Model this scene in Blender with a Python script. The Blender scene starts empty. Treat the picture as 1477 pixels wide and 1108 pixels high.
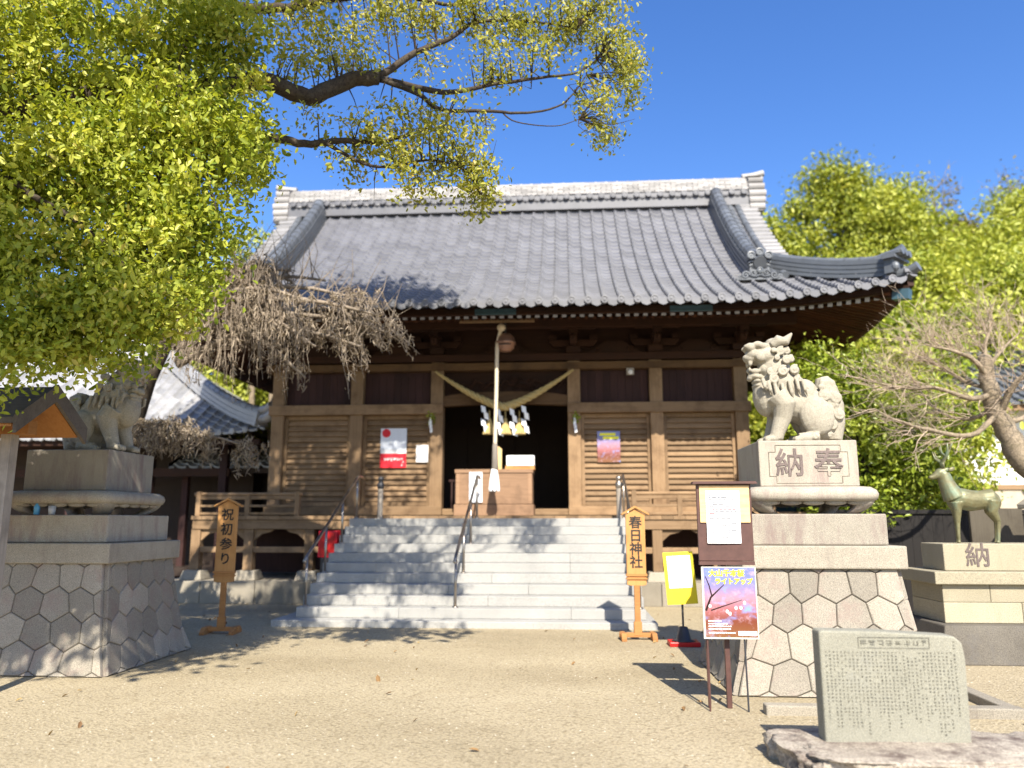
import bpy, bmesh, math, random
import numpy as np
from mathutils import Vector, Matrix, noise
from math import sin, cos, pi, radians, sqrt, exp, atan2

random.seed(7); RNG = np.random.default_rng(7)
SC = bpy.context.scene
COL = SC.collection

# ------------------------------------------------------------------ camera, sky, sun, exposure
CAM_H, PITCH, YAW, FPX = 1.6, radians(10.2), radians(4.0), 1110.0
cd = bpy.data.cameras.new('camera'); cam = bpy.data.objects.new('camera', cd); COL.objects.link(cam)
cd.sensor_width = 36.0; cd.lens = FPX / 1477.0 * 36.0; cd.clip_end = 2000
cam.location = (0, 0, CAM_H); cam.rotation_euler = (pi / 2 + PITCH, 0, YAW)
SC.camera = cam
cd.dof.use_dof = True; cd.dof.focus_distance = 7.5; cd.dof.aperture_fstop = 0.78
SUN_EL, SUN_AZ = radians(42.0), radians(169.0)          # azimuth clockwise from +Y
world = bpy.data.worlds.new('World'); SC.world = world; world.use_nodes = True
wt = world.node_tree; bg = wt.nodes['Background']
sky = wt.nodes.new('ShaderNodeTexSky'); sky.sky_type = 'NISHITA'; sky.sun_disc = False
sky.sun_elevation = SUN_EL; sky.sun_rotation = SUN_AZ
sky.air_density = 1.0; sky.dust_density = 0.6; sky.ozone_density = 2.5
hs = wt.nodes.new('ShaderNodeHueSaturation'); hs.inputs['Saturation'].default_value = 1.27; hs.inputs['Hue'].default_value = 0.512; hs.inputs['Value'].default_value = 1.26
wt.links.new(sky.outputs[0], hs.inputs['Color']); wt.links.new(hs.outputs[0], bg.inputs['Color'])
bg.inputs['Strength'].default_value = 0.095
sl = bpy.data.lights.new('sun', 'SUN'); sl.energy = 5.0; sl.angle = radians(0.55); sl.color = (1.0, 0.93, 0.80)
so = bpy.data.objects.new('sun', sl); COL.objects.link(so)
TO_SUN = Vector((sin(SUN_AZ) * cos(SUN_EL), cos(SUN_AZ) * cos(SUN_EL), sin(SUN_EL)))
so.rotation_euler = TO_SUN.to_track_quat('Z', 'Y').to_euler(); so.location = (6, -12, 25)
SC.view_settings.view_transform = 'Standard'; SC.view_settings.look = 'None'
SC.view_settings.exposure = 1.1; SC.view_settings.gamma = 1.0

# ------------------------------------------------------------------ placing helpers
_fw = np.array([-sin(YAW) * cos(PITCH), cos(YAW) * cos(PITCH), sin(PITCH)])
_rt = np.array([cos(YAW), sin(YAW), 0.0]); _up = np.cross(_rt, _fw)
def at(u, v, Y):
    """world point seen at photo pixel (u, v) that stands at distance Y"""
    d = _rt * (u - 738.5) / FPX + _up * (554 - v) / FPX + _fw
    p = np.array([0, 0, CAM_H]) + d * Y / d[1]
    return Vector(p)

# ------------------------------------------------------------------ materials
MATS = {}
def new_mat(name):
    m = bpy.data.materials.new(name); m.use_nodes = True
    nt = m.node_tree; b = nt.nodes['Principled BSDF']; MATS[name] = m
    return m, nt, b
def nd(nt, t, **kw):
    n = nt.nodes.new(t)
    for k, v in kw.items():
        if k.startswith('i_'): n.inputs[k[2:].replace('_', ' ')].default_value = v
        else: setattr(n, k, v)
    return n
def coords(nt, scale=(1, 1, 1)):
    tc = nd(nt, 'ShaderNodeTexCoord'); mp = nd(nt, 'ShaderNodeMapping'); mp.inputs['Scale'].default_value = scale
    nt.links.new(tc.outputs['Object'], mp.inputs['Vector']); return mp.outputs[0]
def noise_tex(nt, vec, scale, detail=5, rough=0.6):
    n = nd(nt, 'ShaderNodeTexNoise', i_Scale=scale, i_Detail=detail, i_Roughness=rough)
    nt.links.new(vec, n.inputs['Vector']); return n.outputs['Fac']
def ramp(nt, fac, stops):
    r = nd(nt, 'ShaderNodeValToRGB'); cr = r.color_ramp
    while len(cr.elements) < len(stops): cr.elements.new(0.5)
    for e, (p, c) in zip(cr.elements, stops): e.position = p; e.color = (*c, 1) if len(c) == 3 else c
    nt.links.new(fac, r.inputs[0]); return r.outputs[0]
def mixc(nt, fac, a, b, mode='MIX'):
    m = nd(nt, 'ShaderNodeMix', data_type='RGBA', blend_type=mode)
    for s, v in ((0, fac), (6, a), (7, b)):
        if hasattr(v, 'is_output'): nt.links.new(v, m.inputs[s])
        else: m.inputs[s].default_value = v if s == 0 else (*v, 1)
    return m.outputs[2]
def bump(nt, bsdf, h, strength=0.4, dist=0.01):
    b = nd(nt, 'ShaderNodeBump', i_Strength=strength, i_Distance=dist)
    nt.links.new(h, b.inputs['Height']); nt.links.new(b.outputs[0], bsdf.inputs['Normal'])
def rnd_attr(nt):
    a = nd(nt, 'ShaderNodeAttribute', attribute_name='rnd'); return a.outputs['Fac']

def stone_mat(name, c1, c2, stain, grain=140.0, big=2.2, rough=0.85, bstr=0.5, stain_amt=(0.5, 0.72), rv=0.25, streak=False):
    m, nt, b = new_mat(name); v = coords(nt)
    base = ramp(nt, noise_tex(nt, v, big, 6), [(0.3, c1), (0.7, c2)])
    sp = noise_tex(nt, v, grain, 3, 0.8)
    speck = ramp(nt, sp, [(0.36, (0.55, 0.55, 0.55)), (0.5, (1, 1, 1)), (0.66, (1.3, 1.3, 1.3))])
    base = mixc(nt, 1.0, base, speck, 'MULTIPLY')
    sv = coords(nt, (1.6, 1.6, 0.35)) if streak else v
    st = ramp(nt, noise_tex(nt, sv, big * 1.9, 8, 0.72), [(stain_amt[0], (0, 0, 0)), (stain_amt[1], (1, 1, 1))])
    base = mixc(nt, st, base, stain)
    rr = ramp(nt, rnd_attr(nt), [(0, (1 - rv,) * 3), (1, (1 + rv * .5,) * 3)])
    base = mixc(nt, 1.0, base, rr, 'MULTIPLY')
    nt.links.new(base, b.inputs['Base Color']); b.inputs['Roughness'].default_value = rough
    b.inputs['Specular IOR Level'].default_value = 0.3
    bump(nt, b, noise_tex(nt, v, grain * .45, 6, 0.75), bstr, 0.008)
    return m
def wood_mat(name, c1, c2, dark, axis='z', rough=0.75, scale=1.0, rv=0.3):
    m, nt, b = new_mat(name)
    s = {'x': (0.6, 14, 14), 'y': (14, 0.6, 14), 'z': (14, 14, 0.6)}[axis]
    v = coords(nt, tuple(k * scale for k in s))
    g = noise_tex(nt, v, 2.0, 6, 0.65)
    col = ramp(nt, g, [(0.3, c1), (0.55, c2), (0.75, c1)])
    st = ramp(nt, noise_tex(nt, coords(nt), 1.7, 6, 0.7), [(0.48, (0, 0, 0)), (0.75, (1, 1, 1))])
    col = mixc(nt, st, col, dark)
    rr = ramp(nt, rnd_attr(nt), [(0, (1 - rv,) * 3), (1, (1 + rv * .6,) * 3)])
    col = mixc(nt, 1.0, col, rr, 'MULTIPLY')
    nt.links.new(col, b.inputs['Base Color']); b.inputs['Roughness'].default_value = rough
    b.inputs['Specular IOR Level'].default_value = 0.25
    bump(nt, b, g, 0.35, 0.006)
    return m
def plain(name, c, rough=0.6, metal=0.0, var=0.12, scale=6.0, spec=0.4, bstr=0.1):
    m, nt, b = new_mat(name); v = coords(nt)
    n = noise_tex(nt, v, scale, 6, 0.65)
    lo = tuple(x * (1 - var) for x in c); hi = tuple(min(1, x * (1 + var)) for x in c)
    nt.links.new(ramp(nt, n, [(0.3, lo), (0.7, hi)]), b.inputs['Base Color'])
    b.inputs['Roughness'].default_value = rough; b.inputs['Metallic'].default_value = metal
    b.inputs['Specular IOR Level'].default_value = spec
    if bstr: bump(nt, b, n, bstr, 0.01)
    return m
def leaf_mat(name, stops, trans=0.4, rough=0.45):
    m, nt, b = new_mat(name)
    col = ramp(nt, rnd_attr(nt), stops)
    nt.links.new(col, b.inputs['Base Color']); b.inputs['Roughness'].default_value = rough
    b.inputs['Specular IOR Level'].default_value = 0.35
    t = nd(nt, 'ShaderNodeBsdfTranslucent'); tcol = mixc(nt, 1.0, col, (1.25, 1.2, 0.6), 'MULTIPLY'); nt.links.new(tcol, t.inputs['Color'])
    mx = nd(nt, 'ShaderNodeMixShader'); mx.inputs[0].default_value = trans
    nt.links.new(b.outputs[0], mx.inputs[1]); nt.links.new(t.outputs[0], mx.inputs[2])
    nt.links.new(mx.outputs[0], nt.nodes['Material Output'].inputs['Surface'])
    return m

# stone
M_granite_new = stone_mat('granite_pale', (0.305, 0.30, 0.285), (0.375, 0.365, 0.345), (0.29, 0.28, 0.26), 160, 1.5, stain_amt=(0.6, 0.85), rv=0.12)
M_granite_old = stone_mat('granite_weathered', (0.26, 0.23, 0.18), (0.325, 0.29, 0.232), (0.20, 0.17, 0.14), 120, 2.0, stain_amt=(0.52, 0.75), streak=True)
M_granite_pink = stone_mat('granite_block', (0.265, 0.235, 0.188), (0.32, 0.285, 0.232), (0.26, 0.19, 0.16), 120, 2.2, stain_amt=(0.5, 0.75), rv=0.3)
M_lion = stone_mat('lion_stone', (0.40, 0.358, 0.28), (0.475, 0.433, 0.345), (0.27, 0.22, 0.17), 150, 2.6, bstr=0.25, stain_amt=(0.54, 0.78))
M_plinth = stone_mat('plinth_stone', (0.285, 0.255, 0.205), (0.345, 0.31, 0.252), (0.22, 0.165, 0.145), 140, 2.4, stain_amt=(0.48, 0.7), streak=True)
M_carved = stone_mat('carved_dark', (0.13, 0.10, 0.09), (0.21, 0.165, 0.15), (0.09, 0.07, 0.065), 140, 3)
M_joint = plain('joint_dark', (0.045, 0.038, 0.03), 0.95)
M_deerplinth = stone_mat('sandstone_pale', (0.34, 0.30, 0.21), (0.41, 0.365, 0.26), (0.30, 0.25, 0.17), 110, 1.6, stain_amt=(0.54, 0.8), streak=True)
M_greystone = stone_mat('grey_footing', (0.12, 0.105, 0.085), (0.18, 0.16, 0.13), (0.14, 0.13, 0.12), 110, 1.8, streak=True)
M_stele = stone_mat('stele_stone', (0.22, 0.212, 0.168), (0.28, 0.268, 0.215), (0.19, 0.19, 0.17), 190, 1.6, bstr=0.7, stain_amt=(0.55, 0.85))
M_stelemark = stone_mat('stele_carving', (0.168, 0.16, 0.126), (0.218, 0.208, 0.166), (0.08, 0.08, 0.075), 190, 5)
M_rock = stone_mat('rock_rough', (0.34, 0.29, 0.235), (0.50, 0.44, 0.36), (0.13, 0.095, 0.08), 60, 2.6, bstr=0.9, stain_amt=(0.46, 0.66))
# wood
WA, WB, WD = (0.188, 0.117, 0.062), (0.262, 0.171, 0.096), (0.105, 0.06, 0.031)
M_wood_z = wood_mat('old_timber_upright', WA, WB, WD, 'z')
M_wood_x = wood_mat('old_timber_level', WA, WB, WD, 'x')
M_wood_y = wood_mat('old_timber_deep', WA, WB, WD, 'y')
M_timber_mid = wood_mat('eave_shade_timber', (0.10, 0.055, 0.024), (0.15, 0.085, 0.04), (0.06, 0.034, 0.017), 'x')  # beam timber with the shade under the eave put into its colour
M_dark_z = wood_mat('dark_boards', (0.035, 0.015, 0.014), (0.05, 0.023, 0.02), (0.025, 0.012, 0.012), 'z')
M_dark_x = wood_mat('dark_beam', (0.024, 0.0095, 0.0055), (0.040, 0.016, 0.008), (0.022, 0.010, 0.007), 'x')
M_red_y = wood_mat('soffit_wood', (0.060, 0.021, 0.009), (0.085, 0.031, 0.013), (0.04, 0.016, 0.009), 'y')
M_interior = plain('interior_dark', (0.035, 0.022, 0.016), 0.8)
M_signwood = wood_mat('fresh_cedar', (0.43, 0.205, 0.068), (0.50, 0.26, 0.095), (0.34, 0.155, 0.05), 'z', rv=0.1)
M_signwood_d = wood_mat('cedar_darker', (0.34, 0.15, 0.05), (0.42, 0.20, 0.07), (0.26, 0.11, 0.04), 'x', rv=0.1)
M_greywood = wood_mat('grey_weathered_wood', (0.23, 0.20, 0.17), (0.32, 0.28, 0.24), (0.15, 0.13, 0.11), 'z')
M_kiosk = wood_mat('kiosk_roof_wood', (0.085, 0.07, 0.058), (0.12, 0.10, 0.085), (0.05, 0.042, 0.036), 'x')  # roof wood darkened to stand for the tree's shade on it
M_orangewood = wood_mat('orange_underside', (0.33, 0.14, 0.04), (0.40, 0.18, 0.055), (0.22, 0.09, 0.03), 'y')
M_ply = wood_mat('plywood', (0.52, 0.34, 0.15), (0.62, 0.44, 0.22), (0.45, 0.27, 0.1), 'x', scale=0.5)
M_brownpaint = plain('brown_paint', (0.085, 0.040, 0.032), 0.5, var=0.2, scale=12)
M_bush_shade = plain('bush_shade_boards', (0.009, 0.007, 0.006), 0.8)  # fence boards coloured near black for the deep shade under the bush
M_panel = wood_mat('drab_panel', (0.075, 0.062, 0.045), (0.10, 0.085, 0.062), (0.05, 0.04, 0.03), 'z')
M_offer = wood_mat('offering_box_wood', (0.20, 0.12, 0.072), (0.27, 0.165, 0.10), (0.12, 0.07, 0.042), 'x')
# roof
def tile_mat(name, c, rv=0.35, rough=0.42, stain=(0.16, 0.15, 0.13)):
    m, nt, b = new_mat(name); v = coords(nt)
    col = ramp(nt, noise_tex(nt, v, 2.5, 7, 0.7), [(0.3, tuple(x * .82 for x in c)), (0.7, tuple(x * 1.12 for x in c))])
    col = mixc(nt, ramp(nt, noise_tex(nt, v, 9, 6, 0.75), [(0.6, (0, 0, 0)), (0.85, (.7, .7, .7))]), col, stain)
    col = mixc(nt, 1.0, col, ramp(nt, rnd_attr(nt), [(0, (1 - rv,) * 3), (1, (1 + rv * .5,) * 3)]), 'MULTIPLY')
    nt.links.new(col, b.inputs['Base Color']); b.inputs['Roughness'].default_value = rough
    b.inputs['Specular IOR Level'].default_value = 0.5
    bump(nt, b, noise_tex(nt, v, 40, 5, 0.7), 0.2, 0.006)
    return m
M_tile = tile_mat('roof_tile_grey', (0.130, 0.131, 0.146), rv=0.2, rough=0.5)
M_tile_b = tile_mat('roof_tile_bluegrey', (0.105, 0.115, 0.13), rv=0.25, rough=0.42)
M_tile_pale = tile_mat('ridge_tile_pale', (0.32, 0.305, 0.295), rv=0.35, rough=0.65, stain=(0.20, 0.18, 0.165))
M_tile_mid = tile_mat('verge_tile_grey', (0.22, 0.215, 0.22), rv=0.3, rough=0.6)
M_tile_left = tile_mat('roof_tile_silver', (0.30, 0.30, 0.31), rv=0.3, rough=0.36)
M_cap = plain('pale_rafter_cap', (0.30, 0.31, 0.36), 0.5)
M_bluecap = plain('verdigris_metal', (0.05, 0.10, 0.13), 0.5, metal=0.2)
# misc
M_steel = plain('stainless', (0.34, 0.30, 0.26), 0.34, metal=0.9, var=0.05)
M_darkmetal = plain('dark_metal', (0.05, 0.05, 0.055), 0.45, metal=0.3)
M_paper = plain('paper_white', (0.80, 0.80, 0.80), 0.7, var=0.03, bstr=0)
M_paper_b = plain('paper_cool', (0.68, 0.72, 0.80), 0.7, var=0.05, bstr=0)
M_shide = plain('shide_paper', (0.86, 0.87, 0.9), 0.7, var=0.02, bstr=0)
M_red = plain('red_print', (0.62, 0.015, 0.03), 0.5, var=0.05)
M_redplastic = plain('red_plastic', (0.45, 0.012, 0.012), 0.4)
M_yellow = plain('yellow_board', (0.82, 0.62, 0.015), 0.45, var=0.05)
M_yellowprint = plain('yellow_print', (0.85, 0.80, 0.03), 0.5, var=0.02)
M_ink = plain('black_ink', (0.02, 0.016, 0.014), 0.6)
M_greyink = plain('grey_print', (0.24, 0.24, 0.26), 0.7)
M_paleink = plain('faint_print', (0.60, 0.58, 0.62), 0.7)
M_straw = plain('rice_straw', (0.46, 0.35, 0.15), 0.8, var=0.3, scale=40, bstr=0.5)
M_rope = plain('bell_rope', (0.66, 0.56, 0.42), 0.8, var=0.2, scale=50, bstr=0.4)
M_copper = plain('old_copper', (0.30, 0.17, 0.12), 0.4, metal=0.5)
M_white = plain('white_plaster', (0.80, 0.80, 0.78), 0.8, var=0.05)
M_plaster_b = plain('beige_plaster', (0.42, 0.36, 0.28), 0.85)
M_bronze = None
def bronze():
    m, nt, b = new_mat('bronze_patina'); v = coords(nt)
    c = ramp(nt, noise_tex(nt, v, 5, 6, 0.7), [(0.3, (0.095, 0.086, 0.04)), (0.5, (0.175, 0.16, 0.08)), (0.7, (0.155, 0.215, 0.145))])
    c = mixc(nt, ramp(nt, noise_tex(nt, v, 14, 5, 0.7), [(0.55, (0, 0, 0)), (0.75, (1, 1, 1))]), c, (0.085, 0.08, 0.04))
    nt.links.new(c, b.inputs['Base Color']); b.inputs['Metallic'].default_value = 0.25; b.inputs['Roughness'].default_value = 0.5
    bump(nt, b, noise_tex(nt, v, 30, 5), 0.2, 0.006); return m
M_bronze = bronze()
def poster_mat():
    m, nt, b = new_mat('blossom_print'); v = coords(nt)
    sep = nd(nt, 'ShaderNodeSeparateXYZ'); nt.links.new(nd(nt, 'ShaderNodeTexCoord').outputs['Generated'], sep.inputs[0])
    base = ramp(nt, sep.outputs['Z'], [(0.0, (0.20, 0.085, 0.03)), (0.22, (0.17, 0.045, 0.022)), (0.38, (0.30, 0.10, 0.10)), (0.56, (0.34, 0.19, 0.25)), (0.78, (0.16, 0.17, 0.38)), (1.0, (0.12, 0.15, 0.42))])
    bl = ramp(nt, noise_tex(nt, v, 16, 7, 0.7), [(0.52, (0, 0, 0)), (0.75, (.8, .8, .8))])
    base = mixc(nt, bl, base, (0.50, 0.33, 0.38))
    bu = ramp(nt, noise_tex(nt, coords(nt, (1, 1, 1.7)), 6, 4, 0.6), [(0.55, (0, 0, 0)), (0.72, (1, 1, 1))])
    base = mixc(nt, bu, base, (0.20, 0.30, 0.62))
    nt.links.new(base, b.inputs['Base Color']); b.inputs['Roughness'].default_value = 0.3
    return m
M_poster = poster_mat()
M_bark = stone_mat('bark_dark', (0.035, 0.025, 0.018), (0.06, 0.045, 0.032), (0.075, 0.065, 0.045), 40, 6, bstr=1.0, rv=0.1)
M_bark_pale = stone_mat('bark_pale', (0.22, 0.17, 0.11), (0.30, 0.24, 0.17), (0.10, 0.085, 0.05), 40, 5, bstr=0.8, rv=0.1)
M_twig = plain('twig_brown', (0.235, 0.19, 0.148), 0.85, var=0.35, scale=3)
M_twig_pink = plain('twig_pinkish', (0.40, 0.31, 0.225), 0.85, var=0.3, scale=3)
M_dry = leaf_mat('dry_sprays', [(0, (0.16, 0.12, 0.09)), (0.5, (0.31, 0.25, 0.19)), (1, (0.50, 0.42, 0.33))], 0.15, 0.8)
M_leaf = leaf_mat('camphor_leaves', [(0, (0.13, 0.19, 0.018)), (0.35, (0.28, 0.33, 0.035)), (0.75, (0.50, 0.52, 0.08)), (0.95, (0.62, 0.60, 0.16)), (0.985, (0.5, 0.38, 0.08)), (1, (0.45, 0.10, 0.03))], 0.42)
M_leaf_tip = leaf_mat('camphor_leaves_tip', [(0, (0.13, 0.16, 0.025)), (0.4, (0.28, 0.29, 0.045)), (0.8, (0.46, 0.43, 0.09)), (1, (0.56, 0.44, 0.13))], 0.40)
M_leaf_hill = leaf_mat('hill_leaves', [(0, (0.16, 0.21, 0.02)), (0.4, (0.35, 0.385, 0.05)), (1, (0.58, 0.58, 0.12))], 0.3)
M_leaf_dark = leaf_mat('hill_leaves_dark', [(0, (0.12, 0.16, 0.015)), (0.5, (0.28, 0.31, 0.03)), (1, (0.5, 0.48, 0.08))], 0.3)
M_leaf_bush = leaf_mat('glossy_bush_leaves', [(0, (0.09, 0.14, 0.012)), (0.5, (0.25, 0.31, 0.028)), (1, (0.48, 0.52, 0.10))], 0.3, 0.3)
M_leaf_brown = leaf_mat('olive_brown_leaves', [(0, (0.12, 0.10, 0.03)), (0.5, (0.22, 0.19, 0.06)), (1, (0.33, 0.28, 0.12))], 0.3)

# ground
def ground_mat():
    m, nt, b = new_mat('sandy_gravel'); v = coords(nt)
    c = ramp(nt, noise_tex(nt, v, 0.5, 6, 0.6), [(0.3, (0.345, 0.288, 0.192)), (0.7, (0.41, 0.345, 0.232))])
    f = ramp(nt, noise_tex(nt, v, 55, 6, 0.8), [(0.3, (0.62, 0.60, 0.56)), (0.5, (1, 1, 1)), (0.7, (1.25, 1.25, 1.25))])
    c = mixc(nt, 1.0, c, f, 'MULTIPLY')
    vo = nd(nt, 'ShaderNodeTexVoronoi', i_Scale=38.0); nt.links.new(v, vo.inputs['Vector'])
    pc = ramp(nt, vo.outputs['Distance'], [(0.0, (1.12, 1.1, 1.05)), (0.5, (1, 1, 1)), (0.9, (0.72, 0.7, 0.66))])
    c = mixc(nt, 1.0, c, pc, 'MULTIPLY')
    c = mixc(nt, 1.0, c, ramp(nt, noise_tex(nt, coords(nt, (0.5, 0.9, 1)), 0.55, 4, 0.55), [(0.32, (.86, .85, .83)), (0.5, (1, 1, 1)), (0.68, (1.10, 1.11, 1.13))]), 'MULTIPLY')
    c = mixc(nt, ramp(nt, noise_tex(nt, v, 1.3, 7, 0.75), [(0.56, (0, 0, 0)), (0.78, (0.6, 0.6, 0.6))]), c, (0.28, 0.215, 0.13))
    nt.links.new(c, b.inputs['Base Color']); b.inputs['Roughness'].default_value = 0.95; b.inputs['Specular IOR Level'].default_value = 0.15
    h = mixc(nt, 0.5, noise_tex(nt, v, 70, 6, 0.8), vo.outputs['Distance'])
    bump(nt, b, h, 0.8, 0.02); return m
M_ground = ground_mat()
M_hill = plain('hill_soil', (0.05, 0.055, 0.02), 0.95, var=0.4)
M_pebble = leaf_mat('pebble', [(0, (0.24, 0.20, 0.14)), (0.6, (0.40, 0.34, 0.24)), (1, (0.50, 0.45, 0.36))], 0.0, 0.9)

# ------------------------------------------------------------------ mesh building
class MB:
    def __init__(s): s.v = []; s.f = []; s.m = []; s.r = []
    DXS = 0.0                     # sideways correction of the block being built
    def add(s, vs, fs, mi=0, r=None):
        o = len(s.v); s.v.extend([(p[0] + MB.DXS, p[1], p[2]) for p in vs])
        if r is None: r = random.random()
        for f in fs: s.f.append(tuple(i + o for i in f)); s.m.append(mi); s.r.append(r)
        return s
    def box(s, x0, x1, y0, y1, z0, z1, mi=0, r=None, M=None):
        vs = [Vector((x, y, z)) for z in (z0, z1) for y in (y0, y1) for x in (x0, x1)]
        if M is not None: vs = [M @ p for p in vs]
        return s.add(vs, [(0, 2, 3, 1), (4, 5, 7, 6), (0, 1, 5, 4), (2, 6, 7, 3), (0, 4, 6, 2), (1, 3, 7, 5)], mi, r)
    def frustum(s, a, b, za, zb, mi=0, r=None):
        """a, b = (x0,x1,y0,y1) below and above"""
        vs = [(x, y, z) for (x0, x1, y0, y1), z in ((a, za), (b, zb)) for y in (y0, y1) for x in (x0, x1)]
        return s.add(vs, [(0, 2, 3, 1), (4, 5, 7, 6), (0, 1, 5, 4), (2, 6, 7, 3), (0, 4, 6, 2), (1, 3, 7, 5)], mi, r)
    def tube(s, pts, rad, n=6, mi=0, r=None, cap=True):
        pts = [Vector(p) for p in pts]; k = len(pts)
        if not hasattr(rad, '__len__'): rad = [rad] * k
        vs = []; ref = None
        for i, p in enumerate(pts):
            t = (pts[min(i + 1, k - 1)] - pts[max(i - 1, 0)])
            t = t.normalized() if t.length > 1e-9 else Vector((0, 0, 1))
            if ref is None: ref = Vector((1, 0, 0)) if abs(t.x) < 0.8 else Vector((0, 1, 0))
            a = (ref - t * ref.dot(t))
            if a.length < 1e-4: a = t.orthogonal()
            a.normalize(); ref = a; b = t.cross(a)
            for j in range(n):
                th = 2 * pi * j / n; vs.append(p + (a * cos(th) + b * sin(th)) * rad[i])
        fs = [(i * n + j, i * n + (j + 1) % n, (i + 1) * n + (j + 1) % n, (i + 1) * n + j) for i in range(k - 1) for j in range(n)]
        if cap: fs.append(tuple(range(n - 1, -1, -1))); fs.append(tuple((k - 1) * n + j for j in range(n)))
        return s.add(vs, fs, mi, r)
    def ell(s, c, r3, n=12, m=8, mi=0, r=None, M=None):
        vs = []; fs = []
        for i in range(m + 1):
            ph = pi * i / m
            for j in range(n):
                th = 2 * pi * j / n
                p = Vector((r3[0] * sin(ph) * cos(th), r3[1] * sin(ph) * sin(th), r3[2] * cos(ph)))
                if M is not None: p = M @ p
                vs.append(p + Vector(c))
        for i in range(m):
            for j in range(n): fs.append((i * n + j, (i + 1) * n + j, (i + 1) * n + (j + 1) % n, i * n + (j + 1) % n))
        return s.add(vs, fs, mi, r)
    def lathe(s, prof, c, n=20, mi=0, r=None, axis='z'):
        vs = []
        for (rad, h) in prof:
            for j in range(n):
                th = 2 * pi * j / n; a, b = rad * cos(th), rad * sin(th)
                p = {'z': (a, b, h), 'y': (a, h, b), 'x': (h, a, b)}[axis]; vs.append(Vector(p) + Vector(c))
        k = len(prof)
        fs = [(i * n + j, i * n + (j + 1) % n, (i + 1) * n + (j + 1) % n, (i + 1) * n + j) for i in range(k - 1) for j in range(n)]
        fs += [tuple(range(n - 1, -1, -1)), tuple((k - 1) * n + j for j in range(n))]
        return s.add(vs, fs, mi, r)
    def sweep(s, path, prof, side=None, mi=0, r=None, closed=True, up=Vector((0, 0, 1))):
        """prof = list of (lateral, up) offsets carried along path"""
        path = [Vector(p) for p in path]; k = len(path); n = len(prof); vs = []
        for i, p in enumerate(path):
            t = (path[min(i + 1, k - 1)] - path[max(i - 1, 0)]).normalized()
            sd = Vector(side) if side is not None else t.cross(up).normalized()
            u = sd.cross(t).normalized()
            if u.z < 0: u = -u
            for (a, b) in prof: vs.append(p + sd * a + u * b)
        m = n if closed else n - 1
        fs = [(i * n + j, i * n + (j + 1) % n, (i + 1) * n + (j + 1) % n, (i + 1) * n + j) for i in range(k - 1) for j in range(m)]
        if closed: fs += [tuple(range(n - 1, -1, -1)), tuple((k - 1) * n + j for j in range(n))]
        return s.add(vs, fs, mi, r)
    def prism(s, poly, y0, y1, mi=0, r=None, plane='xz'):
        n = len(poly)
        def P(a, b, t): return {'xz': (a, t, b), 'xy': (a, b, t), 'yz': (t, a, b)}[plane]
        vs = [P(a, b, y0) for a, b in poly] + [P(a, b, y1) for a, b in poly]
        fs = [tuple(range(n)), tuple(range(2 * n - 1, n - 1, -1))] + [(i, n + i, n + (i + 1) % n, (i + 1) % n) for i in range(n)]
        return s.add(vs, fs, mi, r)
    def grid(s, f, nu, nv, mi=0, r=None):
        vs = [f(i / nu, j / nv) for j in range(nv + 1) for i in range(nu + 1)]
        fs = [(j * (nu + 1) + i, j * (nu + 1) + i + 1, (j + 1) * (nu + 1) + i + 1, (j + 1) * (nu + 1) + i) for j in range(nv) for i in range(nu)]
        return s.add(vs, fs, mi, r)

def to_mesh(name, mb, mats, off=(0, 0, 0), smooth=False):
    me = bpy.data.meshes.new(name)
    o = Vector(off)
    me.from_pydata([(p[0] - o.x, p[1] - o.y, p[2] - o.z) for p in mb.v], [], mb.f)
    for m in mats: me.materials.append(m)
    if len(mats) > 1: me.polygons.foreach_set('material_index', mb.m)
    a = me.attributes.new('rnd', 'FLOAT', 'FACE'); a.data.foreach_set('value', mb.r)
    if smooth: me.polygons.foreach_set('use_smooth', [True] * len(me.polygons))
    bm = bmesh.new(); bm.from_mesh(me); bmesh.ops.recalc_face_normals(bm, faces=bm.faces); bm.to_mesh(me); bm.free()
    me.update(); return me
def root_of(o):
    while o.parent: o = o.parent
    return o
def link(name, me, parent=None):
    ob = bpy.data.objects.new(name, me); COL.objects.link(ob)
    if parent is not None: ob.parent = parent
    return ob
def add_bevel(ob, w, seg=2, ang=35):
    b = ob.modifiers.new('edge', 'BEVEL'); b.width = w; b.segments = seg; b.limit_method = 'ANGLE'; b.angle_limit = radians(ang)
    return ob
def part(name, mb, mats, parent, smooth=False, bev=0, local=False, label=None):
    """one mesh object under its thing; built in world coordinates unless local"""
    if not isinstance(mats, (list, tuple)): mats = [mats]
    off = (0, 0, 0) if (local or parent is None) else root_of(parent).location
    ob = link(name, to_mesh(name, mb, mats, off, smooth), parent)
    if bev: add_bevel(ob, bev)
    if label: ob['label'] = label
    return ob
def thing(name, label, cat, loc=(0, 0, 0), rz=0.0, group=None):
    o = bpy.data.objects.new(name, None); COL.objects.link(o); o.empty_display_size = 0.2
    o.location = loc; o.rotation_euler = (0, 0, rz); return tag(o, label, cat, group)
def tag(o, label, cat, group=None):
    o['label'] = label; o['category'] = cat
    if group: o['group'] = group
    return o
def solo(name, mb, mats, label, cat, org, group=None, smooth=False, bev=0):
    """a thing that is one mesh, with its origin at org"""
    if not isinstance(mats, (list, tuple)): mats = [mats]
    ob = link(name, to_mesh(name, mb, mats, org, smooth)); ob.location = org
    if bev: add_bevel(ob, bev)
    return tag(ob, label, cat, group)
def struct(name, mb, mats, smooth=False, kind='structure'):
    if not isinstance(mats, (list, tuple)): mats = [mats]
    ob = link(name, to_mesh(name, mb, mats, (0, 0, 0), smooth)); ob['kind'] = kind; return ob
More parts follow.
